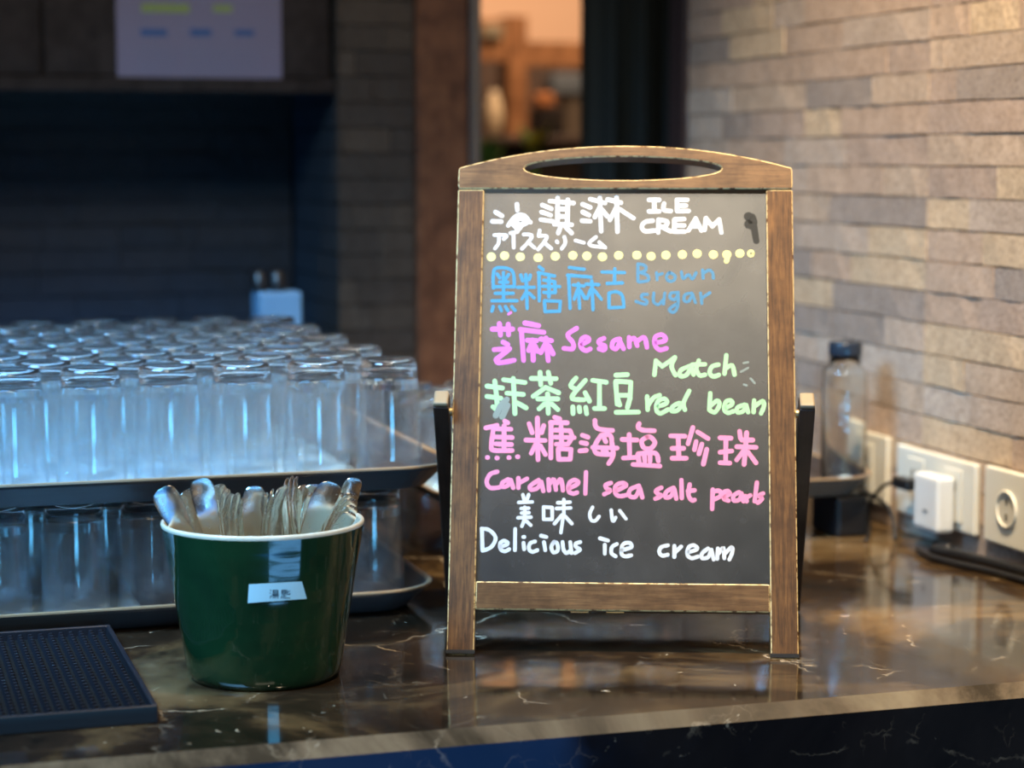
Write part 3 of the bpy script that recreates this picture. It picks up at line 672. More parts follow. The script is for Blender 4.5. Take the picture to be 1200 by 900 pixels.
pnk += S('G', 31, [(185, 52), (130, 72), (102, 130), (130, 178), (200, 175)], [(270, 112), (227, 137), (222, 168), (262, 163), (290, 117)], [(290, 117), (310, 178)], [(350, 102), (350, 178)], [(357, 140), (417, 107)], [(508, 117), (442, 165), (452, 193), (500, 178), (528, 132)], [(530, 132), (545, 203)],
    [(585, 112), (590, 198)], [(597, 142), (628, 113), (643, 193)], [(652, 142), (683, 112), (698, 198)], [(747, 183), (818, 142), (790, 117), (747, 142), (742, 203), (778, 223), (808, 215)], [(878, 57), (873, 223)], [(1073, 140), (1032, 155), (1040, 183), (1068, 200), (1020, 228)], [(1120, 198), (1192, 160), (1160, 140), (1112, 162), (1107, 218), (1140, 243), (1192, 235)])
pnk += S('H', 31, [(158, 162), (92, 190), (82, 238), (130, 248), (163, 185)], [(165, 180), (185, 253)], [(333, 177), (292, 200), (302, 222), (333, 240), (287, 263)], [(428, 177), (372, 210), (367, 253), (408, 243), (435, 193)], [(437, 190), (450, 263)], [(490, 118), (493, 258)], [(555, 152), (545, 230), (570, 275), (593, 272)], [(540, 203), (593, 197)],
    [(735, 192), (730, 343)], [(747, 205), (788, 202), (798, 240), (747, 268)], [(827, 248), (868, 225), (850, 203), (820, 217), (822, 263), (858, 278)], [(940, 212), (897, 240), (902, 278), (945, 268), (960, 222)], [(960, 222), (975, 283)], [(990, 242), (1000, 283)], [(1002, 252), (1028, 237)], [(1080, 137), (1062, 283)], [(1128, 222), (1097, 240), (1120, 263), (1087, 295)])
wht = S('G', 25, [(385, 232), (395, 270)], [(430, 232), (417, 270)], [(352, 292), (458, 288)], [(372, 340), (430, 337)], [(375, 375), (433, 372)], [(347, 412), (448, 407)], [(400, 330), (400, 420)], [(400, 420), (377, 478)], [(415, 440), (447, 470)],
    [(547, 328), (547, 420)], [(547, 424), (612, 424)], [(614, 422), (614, 335)], [(614, 332), (547, 328)], [(657, 295), (753, 290)], [(647, 340), (758, 335)], [(705, 270), (705, 400)], [(700, 400), (682, 528)], [(690, 390), (632, 458)], [(715, 400), (768, 458)], [(930, 330), (908, 380), (918, 428), (950, 435), (980, 402)], [(1075, 352), (1087, 438), (1110, 410)], [(1142, 357), (1190, 420)])
wht2 = S('G', 27, [(65, 500), (70, 668)], [(62, 497), (122, 508), (172, 568), (140, 638), (77, 668)], [(212, 640), (268, 615), (240, 592), (207, 612), (212, 658), (245, 673), (278, 657)], [(325, 500), (323, 665)], [(388, 562), (396, 562)], [(390, 608), (395, 658)], [(480, 597), (442, 612), (432, 655), (460, 678), (498, 665)], [(527, 552), (568, 562)], [(550, 602), (560, 665)], [(628, 600), (607, 640), (625, 683), (658, 665), (652, 612), (628, 600)], [(695, 602), (702, 658), (725, 688), (753, 670)], [(755, 602), (765, 688)], [(833, 602), (797, 615), (802, 642), (832, 660), (792, 688)], [(987, 572), (1050, 590)], [(1025, 622), (1025, 693)], [(1120, 617), (1082, 640), (1077, 688), (1110, 713)])
wht2 += S('H', 28, [(20, 665), (98, 642), (85, 608), (32, 622), (22, 690), (50, 713), (98, 705)], [(385, 627), (332, 642), (317, 680), (340, 708), (383, 700)], [(435, 632), (435, 718)], [(442, 680), (488, 637)], [(547, 680), (613, 657), (590, 627), (547, 642), (537, 700), (570, 728), (618, 715)], [(698, 652), (652, 690), (652, 728), (700, 718), (723, 662)], [(725, 662), (742, 738)], [(775, 652), (770, 733)], [(782, 690), (818, 647), (825, 728)], [(832, 690), (883, 642), (888, 680), (865, 738)])
sm = S('B', 62, [(1045, 225), (1075, 240), (1080, 290), (1048, 285)]) + S('B', 46, [(1090, 300), (1108, 415)])
CR['K'] = (540, 160, 3.0)
fade = S('J', 16, [(962, 392), (1000, 385)], [(940, 465), (1000, 432)], [(1020, 520), (1055, 558)], [(965, 570), (990, 577)]) + S('D', 42, [(140, 780), (180, 700), (225, 655)], [(190, 790), (232, 700)])
strokes_mesh('smudge', sm, M['smear'], 0.00006, panel)['label'] = 'black wiped smudge'
strokes_mesh('lettering', title, M['white'], 0.00012, panel)['label'] = 'white title lettering reading ICE CREAM with Chinese and Japanese'
strokes_mesh('lettering', blue, M['blue'], 0.00012, panel)['label'] = 'blue Chinese lettering'
strokes_mesh('lettering', blue2, M['faint_blue'], 0.00012, panel)['label'] = 'faint blue lettering reading Brown sugar'
strokes_mesh('lettering', mag, M['magenta'], 0.00012, panel)['label'] = 'magenta lettering reading Sesame'
strokes_mesh('lettering', grn, M['green'], 0.00012, panel)['label'] = 'green lettering reading Match red bean'
strokes_mesh('lettering', pnk, M['pink'], 0.00012, panel)['label'] = 'pink lettering reading Caramel sea salt pearls'
strokes_mesh('lettering', wht, M['white'], 0.00012, panel)['label'] = 'small white Japanese lettering meaning delicious'
strokes_mesh('lettering', wht2, M['white'], 0.00012, panel)['label'] = 'white lettering reading Delicious ice cream'
for q_ in fade: strokes_mesh('faded_mark', [q_], M['faded'], 0.00030, panel)
DX = [107, 154, 209, 272, 332, 394, 443, 498, 555, 619, 669, 721, 779, 831, 888, 935, 981, 1020]
DY = [423, 419, 423, 426, 421, 418, 420, 423, 418, 417, 421, 417, 415, 412, 415, 415, 411, 411]
dots = [('K', 27, [(x - 1, y), (x + 1, y)]) for x, y in zip(DX, DY)][:-1] + [('K', 16, [(938, 425), (934, 438)])]
dots += [('K', 8, [(1020 + 9 * math.cos(a), 411 + 9 * math.sin(a)) for a in [k * 0.9 for k in range(8)]])]
strokes_mesh('dotted_line', dots, M['yellow'], 0.00012, panel)['label'] = 'pale yellow dotted line'

# ------------------------------------------------------------------ green pot with spoons
PC = Vector((0.361, 1.900, 0.0))
VD = Vector((0.188, 0.989, 0)).normalized()           # away from the viewer
VR = Vector((VD.y, -VD.x, 0))
pot = empty('spoon_pot', PC, label='dark green glazed ceramic pot with cream rim holding teaspoons on the marble', cat='pot')
prof = [(0, 0.002), (0.060, 0.002), (0.064, 0.0), (0.0672, 0.001), (0.0698, 0.006)]
for k in range(1, 40):
    t = k / 40; z = 0.006 + (0.1395 - 0.006) * t
    r = 0.0705 + (0.0918 - 0.0705) * (t ** 1.05) + 0.00005 * math.sin(z * 420) + 0.00002 * math.sin(z * 1130 + 1)
    prof.append((r, z))
prof += [(0.0920, 0.1402)]
inner_p = [(0.0920, 0.1402), (0.0924, 0.1420), (0.0918, 0.1437), (0.0902, 0.1444), (0.0886, 0.1436), (0.0880, 0.141), (0.0855, 0.12), (0.0700, 0.02), (0.066, 0.009), (0.05, 0.0065), (0, 0.006)]
link('body', lathe_mesh('body', prof, M['green_glaze'], 96), pot)
link('rim', lathe_mesh('rim', inner_p, M['cream_glaze'], 96), pot)
# label tape: a curved strip on the wall of the pot
def pot_r(z): return 0.0705 + (0.0918 - 0.0705) * (max(0, (z - 0.006) / 0.1335) ** 1.05)
def to_pot(u, v):
    d = ray(u, v); d_ = d.normalized(); lo, hi = 1.5, 1.9
    o_ = EYE - PC
    s = 1.70
    while s < 1.95:
        q = o_ + d_ * s
        if math.hypot(q.x, q.y) <= pot_r(q.z): break
        s += 0.0005
    return q
def pot_strip(name, quad, nx, ny, m, lift, parent):
    vs, fs = [], []
    (ax, ay), (bx, by), (cx_, cy_), (dx_, dy_) = quad
    for j in range(ny + 1):
        for i in range(nx + 1):
            s, t = i / nx, j / ny
            u = (ax * (1 - s) + bx * s) * (1 - t) + (dx_ * (1 - s) + cx_ * s) * t
            v = (ay * (1 - s) + by * s) * (1 - t) + (dy_ * (1 - s) + cy_ * s) * t
            q = to_pot(u, v); a = math.atan2(q.y, q.x); r = pot_r(q.z) + lift
            vs.append((r * math.cos(a), r * math.sin(a), q.z))
    for j in range(ny):
        for i in range(nx):
            a = j * (nx + 1) + i; fs.append((a, a + 1, a + nx + 2, a + nx + 1))
    return link(name, mesh(name, vs, fs, m), parent)
tape = pot_strip('tape_label', [(292, 684.5), (353, 681), (359, 701.5), (290.5, 706.5)], 14, 4, M['tape'], 0.0009, pot)
tape['label'] = 'pale blue tape printed with two Chinese characters'
CH = [[(490, 280), (500, 292)], [(485, 325), (495, 337)], [(485, 408), (500, 370)], [(530, 285), (605, 285)], [(605, 285), (605, 330)], [(605, 330), (530, 330)], [(530, 330), (530, 285)], [(530, 308), (605, 308)], [(515, 350), (615, 350)], [(540, 355), (515, 385)], [(540, 367), (615, 367)], [(613, 367), (600, 410)], [(560, 372), (530, 405)], [(585, 372), (560, 408)],
      [(665, 285), (730, 285)], [(730, 285), (730, 325)], [(730, 325), (665, 325)], [(665, 325), (665, 285)], [(665, 305), (730, 305)], [(660, 345), (735, 345)], [(695, 345), (695, 385)], [(670, 365), (655, 410)], [(665, 392), (700, 405)], [(700, 405), (790, 408)], [(695, 375), (730, 375)], [(790, 292), (755, 320)], [(750, 280), (750, 350)], [(750, 350), (785, 350)], [(785, 350), (790, 332)]]
vs, fs = [], []
for (a, b) in CH:
    a = Vector((280 + a[0] / 13.333, 670 + a[1] / 13.333)); b = Vector((280 + b[0] / 13.333, 670 + b[1] / 13.333))
    t = (b - a).normalized(); n_ = Vector((-t.y, t.x)) * 0.45; a = a - t * 0.3; b = b + t * 0.3
    i0 = len(vs)
    for p in (a + n_, b + n_, b - n_, a - n_):
        q = to_pot(p.x, p.y); an = math.atan2(q.y, q.x); r = pot_r(q.z) + 0.0011; vs.append((r * math.cos(an), r * math.sin(an), q.z))
    fs.append((i0, i0 + 1, i0 + 2, i0 + 3))
link('printed_text', mesh('printed_text', vs, fs, M['black']), tape)

def spoon_mesh(L, hw, thick=0.0016):
    key = [(0, 0.30), (0.0008, 0.55), (0.0025, 0.78), (0.006, 0.93), (0.012, 1.0), (0.022, 1.0), (0.035, 0.88), (0.05, 0.70), (0.07, 0.50), (0.09, 0.38), (0.11, 0.30), (L - 0.052, 0.27), (L - 0.046, 0.33), (L - 0.040, 0.85), (L - 0.03, 1.30), (L - 0.018, 1.42), (L - 0.008, 1.1), (L - 0.001, 0.3)]
    key = [k_ for i_, k_ in enumerate(key) if i_ == 0 or k_[0] > key[i_ - 1][0]]
    vs, fs = [], []; SEC = [(1, .35), (.9, 1), (.45, 1.0), (0, .95), (-.45, 1.0), (-.9, 1), (-1, .35), (-1, -.35), (-.9, -1), (0, -1), (.9, -1), (1, -.35)]; K = len(SEC)
    for s, wf in key:
        x = hw * max(wf, 0.12)
        bend = 0.006 * math.sin(min(1, s / L) * math.pi) - 0.003 * math.exp(-(s / 0.012) ** 2)
        bowl = s > L - 0.045
        th = thick * (0.8 + 0.9 * min(1, s / 0.09)) if not bowl else thick * 0.6
        for (cx_, cy) in SEC:
            dish = 0.004 * (1 - cx_ * cx_) if bowl else 0.0003 * cx_ * cx_
            vs.append((x * cx_, th * 0.5 * cy + bend + dish, -s))
    n = len(key)
    for i in range(n - 1):
        for k in range(K):
            k2 = (k + 1) % K; fs.append((i * K + k, i * K + k2, (i + 1) * K + k2, (i + 1) * K + k))
    fs.append(tuple(range(K))[::-1]); fs.append(tuple(range((n - 1) * K, n * K)))
    me = mesh('teaspoon', vs, fs, M['steel'], True); me.set_sharp_from_angle(angle=R(28)); return me
SP = [(186, 572, .52, -.035, .0118, 12, 'broad flat teaspoon handle leaning far out over the left rim of the pot'),
 (216, 574, .35, -.008, .0105, 22, 'scratched teaspoon handle just behind the leftmost one in the green pot'),
 (232, 561, .20, -.052, .0108, 4, 'tall flat-faced teaspoon handle standing up near the left of the pot'),
 (250, 569, .22, .035, .0105, 35, 'round-topped teaspoon handle at the back, right of the tall left one'),
 (259, 575, .16, .005, .0100, 62, 'edge-on teaspoon handle, first of the nested bunch left of centre'),
 (264, 581, .13, -.018, .0100, 62, 'edge-on teaspoon handle, second of the nested bunch left of centre'),
 (271, 580, .12, -.034, .0098, 66, 'edge-on teaspoon handle, third of the nested bunch left of centre'),
 (278, 585, .10, -.048, .0095, 70, 'short edge-on teaspoon handle, last of the nested bunch left of centre'),
 (287, 577, .06, .020, .0100, 60, 'half-turned teaspoon handle behind the flat central one'),
 (295, 571, -.02, -.060, .0098, 14, 'flat-faced teaspoon handle with squarish tip at the pot centre'),
 (306, 580, .04, -.025, .0095, 78, 'narrow edge-on teaspoon handle just right of the central flat one'),
 (313, 576, .0, -.045, .0098, 80, 'edge-on teaspoon handle, second right of the central flat one'),
 (321, 574, -.04, -.010, .0098, 76, 'edge-on teaspoon handle below the tallest bunch, left side'),
 (327, 571, -.10, -.056, .0098, 62, 'curved teaspoon handle in front of the tallest bunch'),
 (331, 563, .10, .010, .0098, 72, 'tall edge-on teaspoon handle, left of the tallest bunch'),
 (336, 561, .16, -.010, .0098, 74, 'tallest edge-on teaspoon handle in the middle of the tallest bunch'),
 (341, 562, .17, -.032, .0098, 74, 'tall edge-on teaspoon handle, right of the tallest bunch'),
 (351, 571, .06, .038, .0095, 40, 'half-turned teaspoon handle at the back, right of the tallest bunch'),
 (357, 580, .02, -.020, .0090, 66, 'narrow teaspoon handle between the tallest bunch and the round-tipped one'),
 (366, 570, -.06, .012, .0100, 12, 'round-tipped teaspoon handle behind the big slanting one'),
 (387, 568, -.42, -.048, .0118, 16, 'big teaspoon handle slanting right with a bright lower edge'),
 (413, 563, -.22, .030, .0095, 18, 'rounded teaspoon handle sticking up highest at the right rim'),
 (411, 581, -.48, .008, .0085, 28, 'slanting teaspoon handle, uppermost of the stack at the right rim'),
 (411, 588, -.50, -.004, .0085, 28, 'slanting teaspoon handle, second of the stack at the right rim'),
 (411, 596, -.52, -.016, .0085, 28, 'slanting teaspoon handle, third of the stack at the right rim'),
 (241, 579, .25, .020, .0095, 45, 'low half-hidden teaspoon handle behind the tall left one'),
 (300, 578, .03, .045, .0095, 30, 'low teaspoon handle at the back just right of the pot centre'),
 (322, 581, .0, .050, .0095, 25, 'low rear teaspoon handle left of the tallest bunch'),
 (343, 577, .04, .052, .0098, 20, 'flat rear teaspoon handle behind the tallest bunch'),
 (376, 577, -.15, .040, .0098, 25, 'rear teaspoon handle behind the big right-slanting one'),
 (396, 580, -.20, .030, .0095, 25, 'rear teaspoon handle between the big slanting one and the right rim'),
 (409, 604, -.54, -.028, .0085, 28, 'slanting teaspoon handle, lowest of the stack at the right rim')]
for (u, v, sl, d, hw, fa, lab) in SP:
    s_ = 1.92 + d
    tip = PC + VR * ((u - 305) * s_ / F_PX) + VD * d; tip.z = CAM_H - (v - 187) * s_ / F_PX
    L = 0.165
    dirx = VR * sl + Vector((0, 0, -1)) + VD * (-d * 2.2 * 0.5)
    dirx.normalize()
    # keep the lower end inside the pot
    end = tip + dirx * L; e2 = end - PC; rr = math.hypot(e2.x, e2.y)
    if rr > 0.055: 
        f_ = 0.055 / rr; end = PC + Vector((e2.x * f_, e2.y * f_, max(end.z, 0.015))); dirx = (end - tip).normalized()
    L = min(L, (tip.z - 0.013) / max(0.2, -dirx.z))
    o = link('teaspoon', spoon_mesh(L, hw))
    zax = -dirx; yax = (Matrix.Rotation(R(fa), 3, zax) @ VD); yax = (yax - zax * yax.dot(zax)).normalized(); xax = yax.cross(zax)
    o.matrix_world = Matrix.Translation(tip) @ Matrix((xax, yax, zax)).transposed().to_4x4()
    tag(o, lab, 'spoon', 'teaspoons standing in the green pot')

# ------------------------------------------------------------------ rubber bar mat
mx1, my0, my1 = 0.243, 1.757, 2.085
mt = empty('bar_mat', (0.05, my0, 0), label='black rubber nubbed bar mat at the left edge of the counter', cat='mat')
MX0, MX1, MD = -0.27, mx1 - 0.05, my1 - my0
box('base', MX0 + 0.0046, MX1 - 0.0046, 0.0046, MD - 0.0046, 0.0, 0.0065, M['rubber_floor'], mt)
for nm, a in (('border', (MX0, MX1, 0.0, 0.0045)), ('border', (MX0, MX1, MD - 0.0045, MD))):
    box(nm, a[0], a[1], a[2], a[3], 0.0, 0.0155, M['rubber'], mt, bev=0.0008)
for a, b in ((MX0, MX0 + 0.0045), (MX1 - 0.0045, MX1)):
    box('border', a, b, 0.0046, MD - 0.0046, 0.0, 0.0155, M['rubber'], mt, bev=0.0008)
bm = bmesh.new()
for i in range(46):
    for j in range(38):
        cx_, cy_ = MX1 - 0.011 - i * 0.0096, 0.011 + j * 0.0112
        if cx_ < MX0 + 0.008 or cy_ > MD - 0.008: continue
        lo = [bm.verts.new((cx_ + 0.0029 * math.cos(k * math.pi / 3), cy_ + 0.0029 * math.sin(k * math.pi / 3), 0.0064)) for k in range(6)]
        hi = [bm.verts.new((cx_ + 0.0021 * math.cos(k * math.pi / 3), cy_ + 0.0021 * math.sin(k * math.pi / 3), 0.0138)) for k in range(6)]
        for k in range(6): bm.faces.new((lo[k], lo[(k + 1) % 6], hi[(k + 1) % 6], hi[k]))
        bm.faces.new(hi)
nb = link('nubs', bm_mesh('nubs', bm, M['rubber']), mt); nb['kind'] = 'stuff'

# ------------------------------------------------------------------ trays
def rrect(w, d, r, n=8):
    pts = []
    for cx_, cy_, a0 in ((w / 2 - r, d / 2 - r, 0), (-w / 2 + r, d / 2 - r, 90), (-w / 2 + r, -d / 2 + r, 180), (w / 2 - r, -d / 2 + r, 270)):
        for k in range(n + 1):
            a = R(a0 + 90 * k / n); pts.append((cx_ + r * math.cos(a), cy_ + r * math.sin(a)))
    return pts
def ring_mesh(name, w, d, r, levels, m, cap0=False, cap1=False):
    vs, fs = [], []; n = None
    for ins, z in levels:
        p = rrect(w - 2 * ins, d - 2 * ins, max(0.004, r - ins)); n = len(p)
        vs += [(x, y, z) for x, y in p]
    for j in range(len(levels) - 1):
        for k in range(n): fs.append((j * n + k, j * n + (k + 1) % n, (j + 1) * n + (k + 1) % n, (j + 1) * n + k))
    if cap0: fs.append(tuple(range(n))[::-1])
    if cap1: fs.append(tuple(range((len(levels) - 1) * n, len(levels) * n)))
    return mesh(name, vs, fs, m, False)
def tray(loc, w, d, label, H=0.028, r=0.07, under='tray_blue'):
    t = empty('serving_tray', loc, label=label, cat='tray', group='stacked serving trays')
    link('underside', ring_mesh('underside', w, d, r, [(0.034, 0), (0.026, 0.002), (0.012, H * 0.55), (0.004, H * 0.8), (0.0025, H - 0.003)], M[under], cap0=True), t)
    link('rim', ring_mesh('rim', w, d, r, [(0.0025, H - 0.003), (0, H - 0.0022), (0, H - 0.0004), (0.001, H), (0.004, H), (0.006, H - 0.002)], M['tray_rim']), t)
    link('inside', ring_mesh('inside', w, d, r, [(0.006, H - 0.002), (0.010, H * 0.7), (0.022, 0.0065), (0.03, 0.005)], M['tray'], cap1=True), t)
    return t
TX0, TX1, TY0, TY1 = -0.03, 0.612, 2.10, 2.88
tw, td = TX1 - TX0, TY1 - TY0; tcx, tcy = (TX0 + TX1) / 2, (TY0 + TY1) / 2
GH = 0.122
tray((tcx - 0.01, tcy, 0.0), tw - 0.02, td, 'lower tray of inverted tumblers resting directly on the left counter')
z_up = 0.005 + GH + 0.0012
tray((tcx, tcy, z_up), tw, td, 'upper tray of inverted tumblers stacked on top of the lower glasses')
def liner(loc, w, d, label, seed):
    rnd = random.Random(seed); vs, fs = [], []; nx_, ny_ = 40, 40
    for j in range(ny_ + 1):
        for i in range(nx_ + 1):
            s, t = i / nx_, j / ny_
            x = (s - 0.5) * w; y = (t - 0.5) * d
            edge = min(j, ny_ - j, i, nx_ - i)
            z = 0.0012 + (rnd.uniform(0.001, 0.006) if edge <= 1 and w > 0.25 else 0)
            vs.append((x + (rnd.uniform(-.002, .002) if edge == 0 else 0), y + (rnd.uniform(-.003, .002) if edge == 0 else 0), z))
    n = len(vs); vs += [(x, y, z - 0.0009) for x, y, z in vs]
    W = nx_ + 1
    for j in range(ny_):
        for i in range(nx_):
            a = j * W + i; fs.append((a, a + 1, a + W + 1, a + W)); fs.append((n + a, n + a + W, n + a + W + 1, n + a + 1))
    for i in range(nx_): fs += [(i, n + i, n + i + 1, i + 1), (ny_ * W + i, ny_ * W + i + 1, n + ny_ * W + i + 1, n + ny_ * W + i)]
    for j in range(ny_): fs += [(j * W, (j + 1) * W, n + (j + 1) * W, n + j * W), (j * W + nx_, n + j * W + nx_, n + (j + 1) * W + nx_, (j + 1) * W + nx_)]
    o = link('tray_liner', mesh('tray_liner', vs, fs, M['liner'], True), None, loc); tag(o, label, 'cloth')
liner((tcx - 0.03, tcy - 0.002, z_up + 0.005), tw - 0.115, td - 0.055, 'pale wet cloth liner under the tumblers on the upper tray', 1)
liner((tcx - 0.16, tcy - 0.002, 0.005), tw - 0.33, td - 0.055, 'pale wet cloth liner under the tumblers on the lower tray', 2)

# tumblers (stand upside down: open rim below, thick base on top)
def tumbler_mesh(name, H, rb, rt, wall=0.0017, base=0.011, seg=36):
    pf = [(0, H), (rt * 0.80, H), (rt * 0.92, H - 0.0012), (rt * 0.985, H - 0.005), (rt, H - 0.012)]
    for k in range(1, 6): t = k / 6; pf.append((rt + (rb - rt) * (t ** 0.8), (H - 0.012) * (1 - t)))
    pf += [(rb, 0.001), (rb - wall * .4, 0.0), (rb - wall, 0.0008)]
    Hi = H - base
    for k in range(1, 6): t = 1 - k / 6; pf.append((rt + (rb - rt) * (t ** 0.8) - wall, (Hi - 0.01) * (1 - t)))
    pf += [(rt - wall, Hi - 0.01), (rt * 0.9 - wall, Hi - 0.003), (rt * 0.75 - wall, Hi), (0, Hi + 0.001)]
    me = lathe_mesh(name, pf, M['tumbler'], seg); me.materials.append(M['tumbler_wall'])
    for p in me.polygons:
        if p.center.z < Hi - 0.011: p.material_index = 1
    return me
TUM = tumbler_mesh('tumbler', GH, 0.0358, 0.0298)
TUM_UP = tumbler_mesh('tumbler_tall', GH + 0.006, 0.0358, 0.0298)
ORD = ['first', 'second', 'third', 'fourth', 'fifth', 'sixth', 'seventh', 'eighth', 'ninth']
def glass_rows(z, x_right, y0, rows, cols, dx, dy, trayname, where):
    for j in range(rows):
        if trayname == 'lower tray' and j in (5, 6, 7): continue      # nothing of these shows
        for i in range(cols):
            x = x_right - i * dx - (dx * 0.5 if j % 2 else 0.0); y = y0 + j * dy
            x += random.uniform(-.0012, .0012); y += random.uniform(-.0012, .0012)
            if x < TX0 + 0.065: continue
            o = link('tumbler', TUM if trayname == 'lower tray' else TUM_UP, None, (x, y, z), random.uniform(0, 6))
            rown = 'front row' if j == 0 else ORD[j] + ' row from front'
            tag(o, 'upturned tumbler, %s from right, %s, %s' % (ORD[i], rown, trayname), 'glass', 'upturned tumblers on the %s' % trayname)
glass_rows(z_up + 0.0066, 0.548, 2.168, 9, 7, 0.0775, 0.0785, 'upper tray', 0)
glass_rows(0.0066, 0.528, 2.168, 9, 7, 0.0775, 0.0785, 'lower tray', 0)

# middle tray behind the board with tumblers and bottles
MXa, MXb, MYa, MYb = 0.662, 1.235, 2.36, 2.82
ST = 0.052
tray(((MXa + MXb) / 2, (MYa + MYb) / 2, ST), MXb - MXa, MYb - MYa, 'tray behind the board by the brick wall, standing on short glasses', r=0.06, under='tray_lit')
liner((0.80, 2.59, ST + 0.005), 0.20, 0.38, 'pale wet cloth under the glasses at the left end of the tray behind the board', 3)
SH = tumbler_mesh('short_glass', ST - 0.0006, 0.031, 0.029, base=0.008)
for k, (x, y, lab) in enumerate([(0.73, 2.44, 'short glass propping the left front corner of the tray behind the board'), (0.93, 2.44, 'short glass propping the tray front behind the board middle'), (1.105, 2.42, 'short shiny glass propping the tray just right of the board'), (0.74, 2.74, 'short glass propping the left rear corner of the tray behind the board'), (1.14, 2.74, 'short glass propping the right rear corner of the tray by the wall')]):
    o = link('short_glass', SH, None, (x, y, 0.0003)); tag(o, lab, 'glass', 'short glasses under the middle tray')
bx = box('plastic_box', 1.177, 1.220, 2.385, 2.46, 0.0, ST - 0.0006, M['black'], bev=0.004, seg=2); tag(bx, 'small black box under the tray at the brick wall', 'box')
TU2 = tumbler_mesh('tumbler_b', 0.115, 0.0345, 0.029)
n_ = 0
for j in range(5):
    for i in range(4):
        x = 0.725 + i * 0.078 + (0.03 if j % 2 else 0); y = 2.44 + j * 0.078
        if i == 0 and j == 0: continue
        o = link('tumbler', TU2, None, (x, y, ST + (0.0064 if x < 0.91 else 0.0054))); n_ += 1
        tag(o, 'upturned tumbler behind the board, %s from left, %s row of middle tray' % (ORD[i], ORD[j]), 'glass', 'upturned tumblers on the middle tray')
def bottle(x, y, z, H, r, capm, label, capr=0.8):
    b = empty('glass_bottle', (x, y, z), label=label, cat='bottle', group='glass bottles on the middle tray')
    hb = H - 0.030
    pf = [(0, 0), (r * .93, 0), (r, 0.004), (r, hb * .5), (r, hb - 0.009), (r * .93, hb - 0.0025), (r * capr * .96, hb), (r * capr * .96, hb + 0.012), (r * capr * .86, hb + 0.012), (r * capr * .86, hb), (r * .85, hb - 0.004), (r - 0.002, hb - 0.011), (r - 0.002, 0.012), (r * .8, 0.008), (0, 0.008)]
    link('body', lathe_mesh('body', pf, M['glass'], 40), b)
    h0 = hb + 0.004
    link('cap', lathe_mesh('cap', [(0, hb + 0.0125), (r * capr * .8, hb + 0.0125), (r * capr, hb + 0.0128), (r * capr * 1.02, hb + 0.016), (r * capr * 1.02, H - 0.002), (r * capr * .97, H), (0, H)], capm, 32), b)
bottle(1.207, 2.43, ST + 0.0054, 0.184, 0.0285, M['cap_blue'], 'clear glass bottle with a dark blue-black cap between board and brick wall', 0.72)
bottle(1.175, 2.57, ST + 0.0054, 0.190, 0.0285, M['glass'], 'clear glass bottle with a glass stopper partly behind the board edge', 0.72)
bottle(1.118, 2.455, ST + 0.0054, 0.184, 0.0285, M['glass'], 'clear glass bottle hidden mostly behind the right post of the board', 0.72)
lump = bmesh.new(); bmesh.ops.create_icosphere(lump, subdivisions=2, radius=0.012)
for q in lump.verts: q.co.z *= 0.55; q.co.x *= 1.3
o = link('crumpled_film', bm_mesh('crumpled_film', lump, M['liner'], True), None, (1.192, 2.392, ST + 0.0185)); tag(o, 'small crumpled piece of pale film at the right end of the tray by the wall', 'wrapper')

# ------------------------------------------------------------------ sockets, charger, cables on the right wall
def plate(name, ya, yb, za, zb, label, mods):
    p = empty(name, (WX - 0.001, (ya + yb) / 2, (za + zb) / 2), label=label, cat='socket', group='ivory wall sockets')
    hw_, hh = (yb - ya) / 2, (zb - za) / 2
    box('cover', -0.009, 0.0, -hw_, hw_, -hh, hh, M['plate'], p, bev=0.003, seg=3)
    for (c, kind) in mods:
        if kind == 'round':
            link('socket_ring', lathe_mesh('socket_ring', [(0.015, -0.002), (0.022, -0.002), (0.022, 0.0022), (0.0195, 0.003), (0.019, 0.001), (0.0185, -0.001)], M['plate'], 32), p, (-0.0095, c, 0), rot=(0, R(-90), 0))
            bm = bmesh.new(); bmesh.ops.create_cone(bm, cap_ends=True, segments=28, radius1=0.0188, radius2=0.0188, depth=0.0008)
            link('socket_face', bm_mesh('socket_face', bm, mat('ivory_recess', (0.5, 0.46, 0.37), 0.4)), p, (-0.0096, c, 0), rot=(0, R(90), 0))
            for dz in (-0.0095, 0.0095):
                box('slot', -0.0108, -0.0099, c - 0.0015, c + 0.0015, dz - 0.004, dz + 0.004, M['black'], p)
        else:
            box('insert', -0.0115, -0.0092, c - 0.021, c + 0.021, -0.032, 0.032, M['plate'], p, bev=0.001)
            for dy in (-0.006, 0.006):
                box('slot', -0.0122, -0.0116, c + dy - 0.0012, c + dy + 0.0012, 0.006, 0.018, M['black'], p)
    return p
plate('wall_socket', 2.212, 2.408, 0.026, 0.112, 'wide double ivory socket plate holding the white charger', [(-0.05, 'flat'), (0.045, 'flat')])
plate('wall_socket', 2.436, 2.545, 0.026, 0.117, 'ivory socket plate seen beyond the right end of the tray', [(0.0, 'flat')])
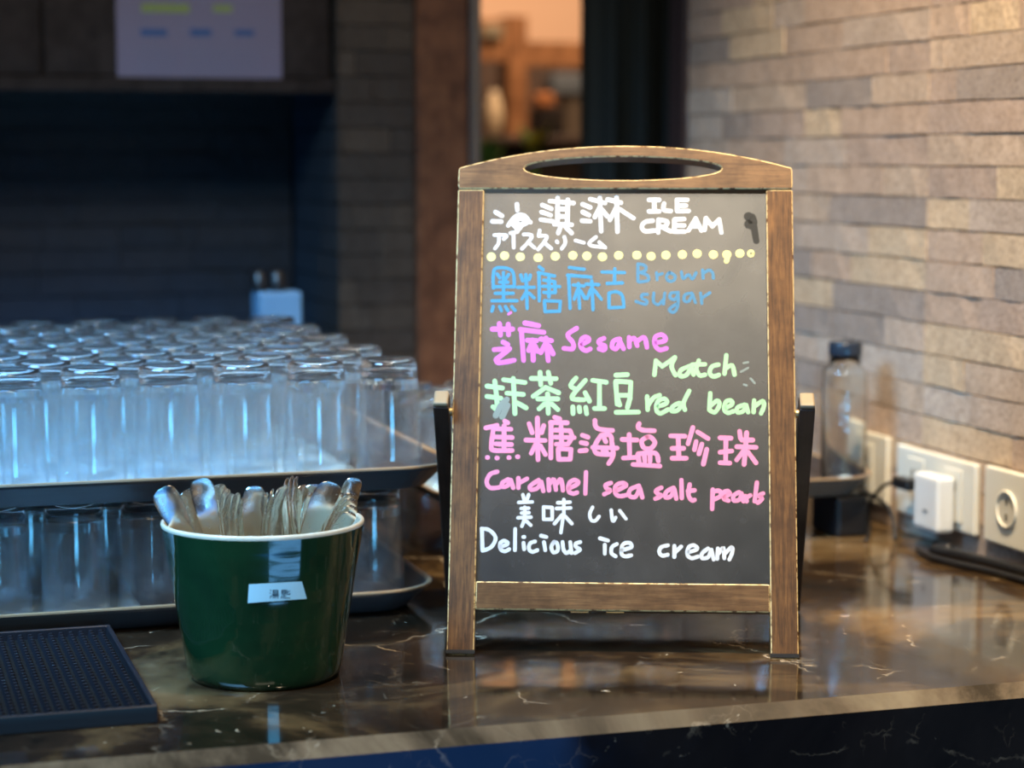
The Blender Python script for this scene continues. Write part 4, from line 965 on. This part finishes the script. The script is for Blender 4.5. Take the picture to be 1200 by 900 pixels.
plate('wall_socket', 1.995, 2.190, 0.026, 0.115, 'ivory socket plate with round outlet at the right picture edge', [(0.045, 'round'), (-0.045, 'round')])
ch = empty('charger', (1.262, 2.28, 0.058), label='white plug-in charger block in the middle socket', cat='charger')
box('body', -0.020, 0.0045, -0.030, 0.031, -0.034, 0.034, M['charger'], ch, bev=0.005, seg=3)
box('port', -0.0206, -0.0202, -0.006, 0.004, -0.012, -0.009, M['black'], ch)
cc = link('power_cable', tube_mesh('power_cable', [(1.245, 2.22, 0.012), (1.232, 2.24, 0.008), (1.243, 2.20, 0.0085), (1.25, 2.16, 0.0085), (1.262, 2.08, 0.0085), (1.262, 1.98, 0.0085), (1.265, 1.85, 0.0085)], 0.0062, M['black'])); tag(cc, 'thick black cable lying along the brick wall below the sockets', 'cable')
c2 = link('power_cable', tube_mesh('power_cable', [(1.222, 2.26, 0.0052), (1.214, 2.21, 0.0052), (1.222, 2.16, 0.0052), (1.236, 2.11, 0.0052), (1.246, 2.02, 0.0052), (1.24, 1.9, 0.0052)], 0.0035, M['black'])); tag(c2, 'thinner black cable looping in front of the thick cable on the counter', 'cable')
pl = empty('power_plug', (1.247, 2.345, 0.072), label='black plug with thin cord beside the white charger', cat='plug')
box('body', -0.008, 0.010, -0.022, 0.016, -0.007, 0.007, M['black'], pl, bev=0.003, seg=2)
link('prong', bm_mesh('prong', box_bm(0.0101, 0.022, -0.004, 0.004, -0.001, 0.001), M['brass']), pl)
link('cord', tube_mesh('cord', [(0, 0.015, 0), (-0.004, 0.045, -0.010), (-0.006, 0.075, -0.035), (-0.003, 0.085, -0.06), (-0.02, 0.05, -0.069), (-0.05, 0.0, -0.069)], 0.0024, M['black'], 8), pl)
c3 = link('power_cable', tube_mesh('power_cable', [(1.218, 2.50, 0.003), (1.235, 2.47, 0.03), (1.24, 2.44, 0.045), (1.243, 2.40, 0.043), (1.244, 2.37, 0.030), (1.235, 2.34, 0.003)], 0.0026, M['black'], 8)); tag(c3, 'thin black cable arching beside the right end of the tray', 'cable')
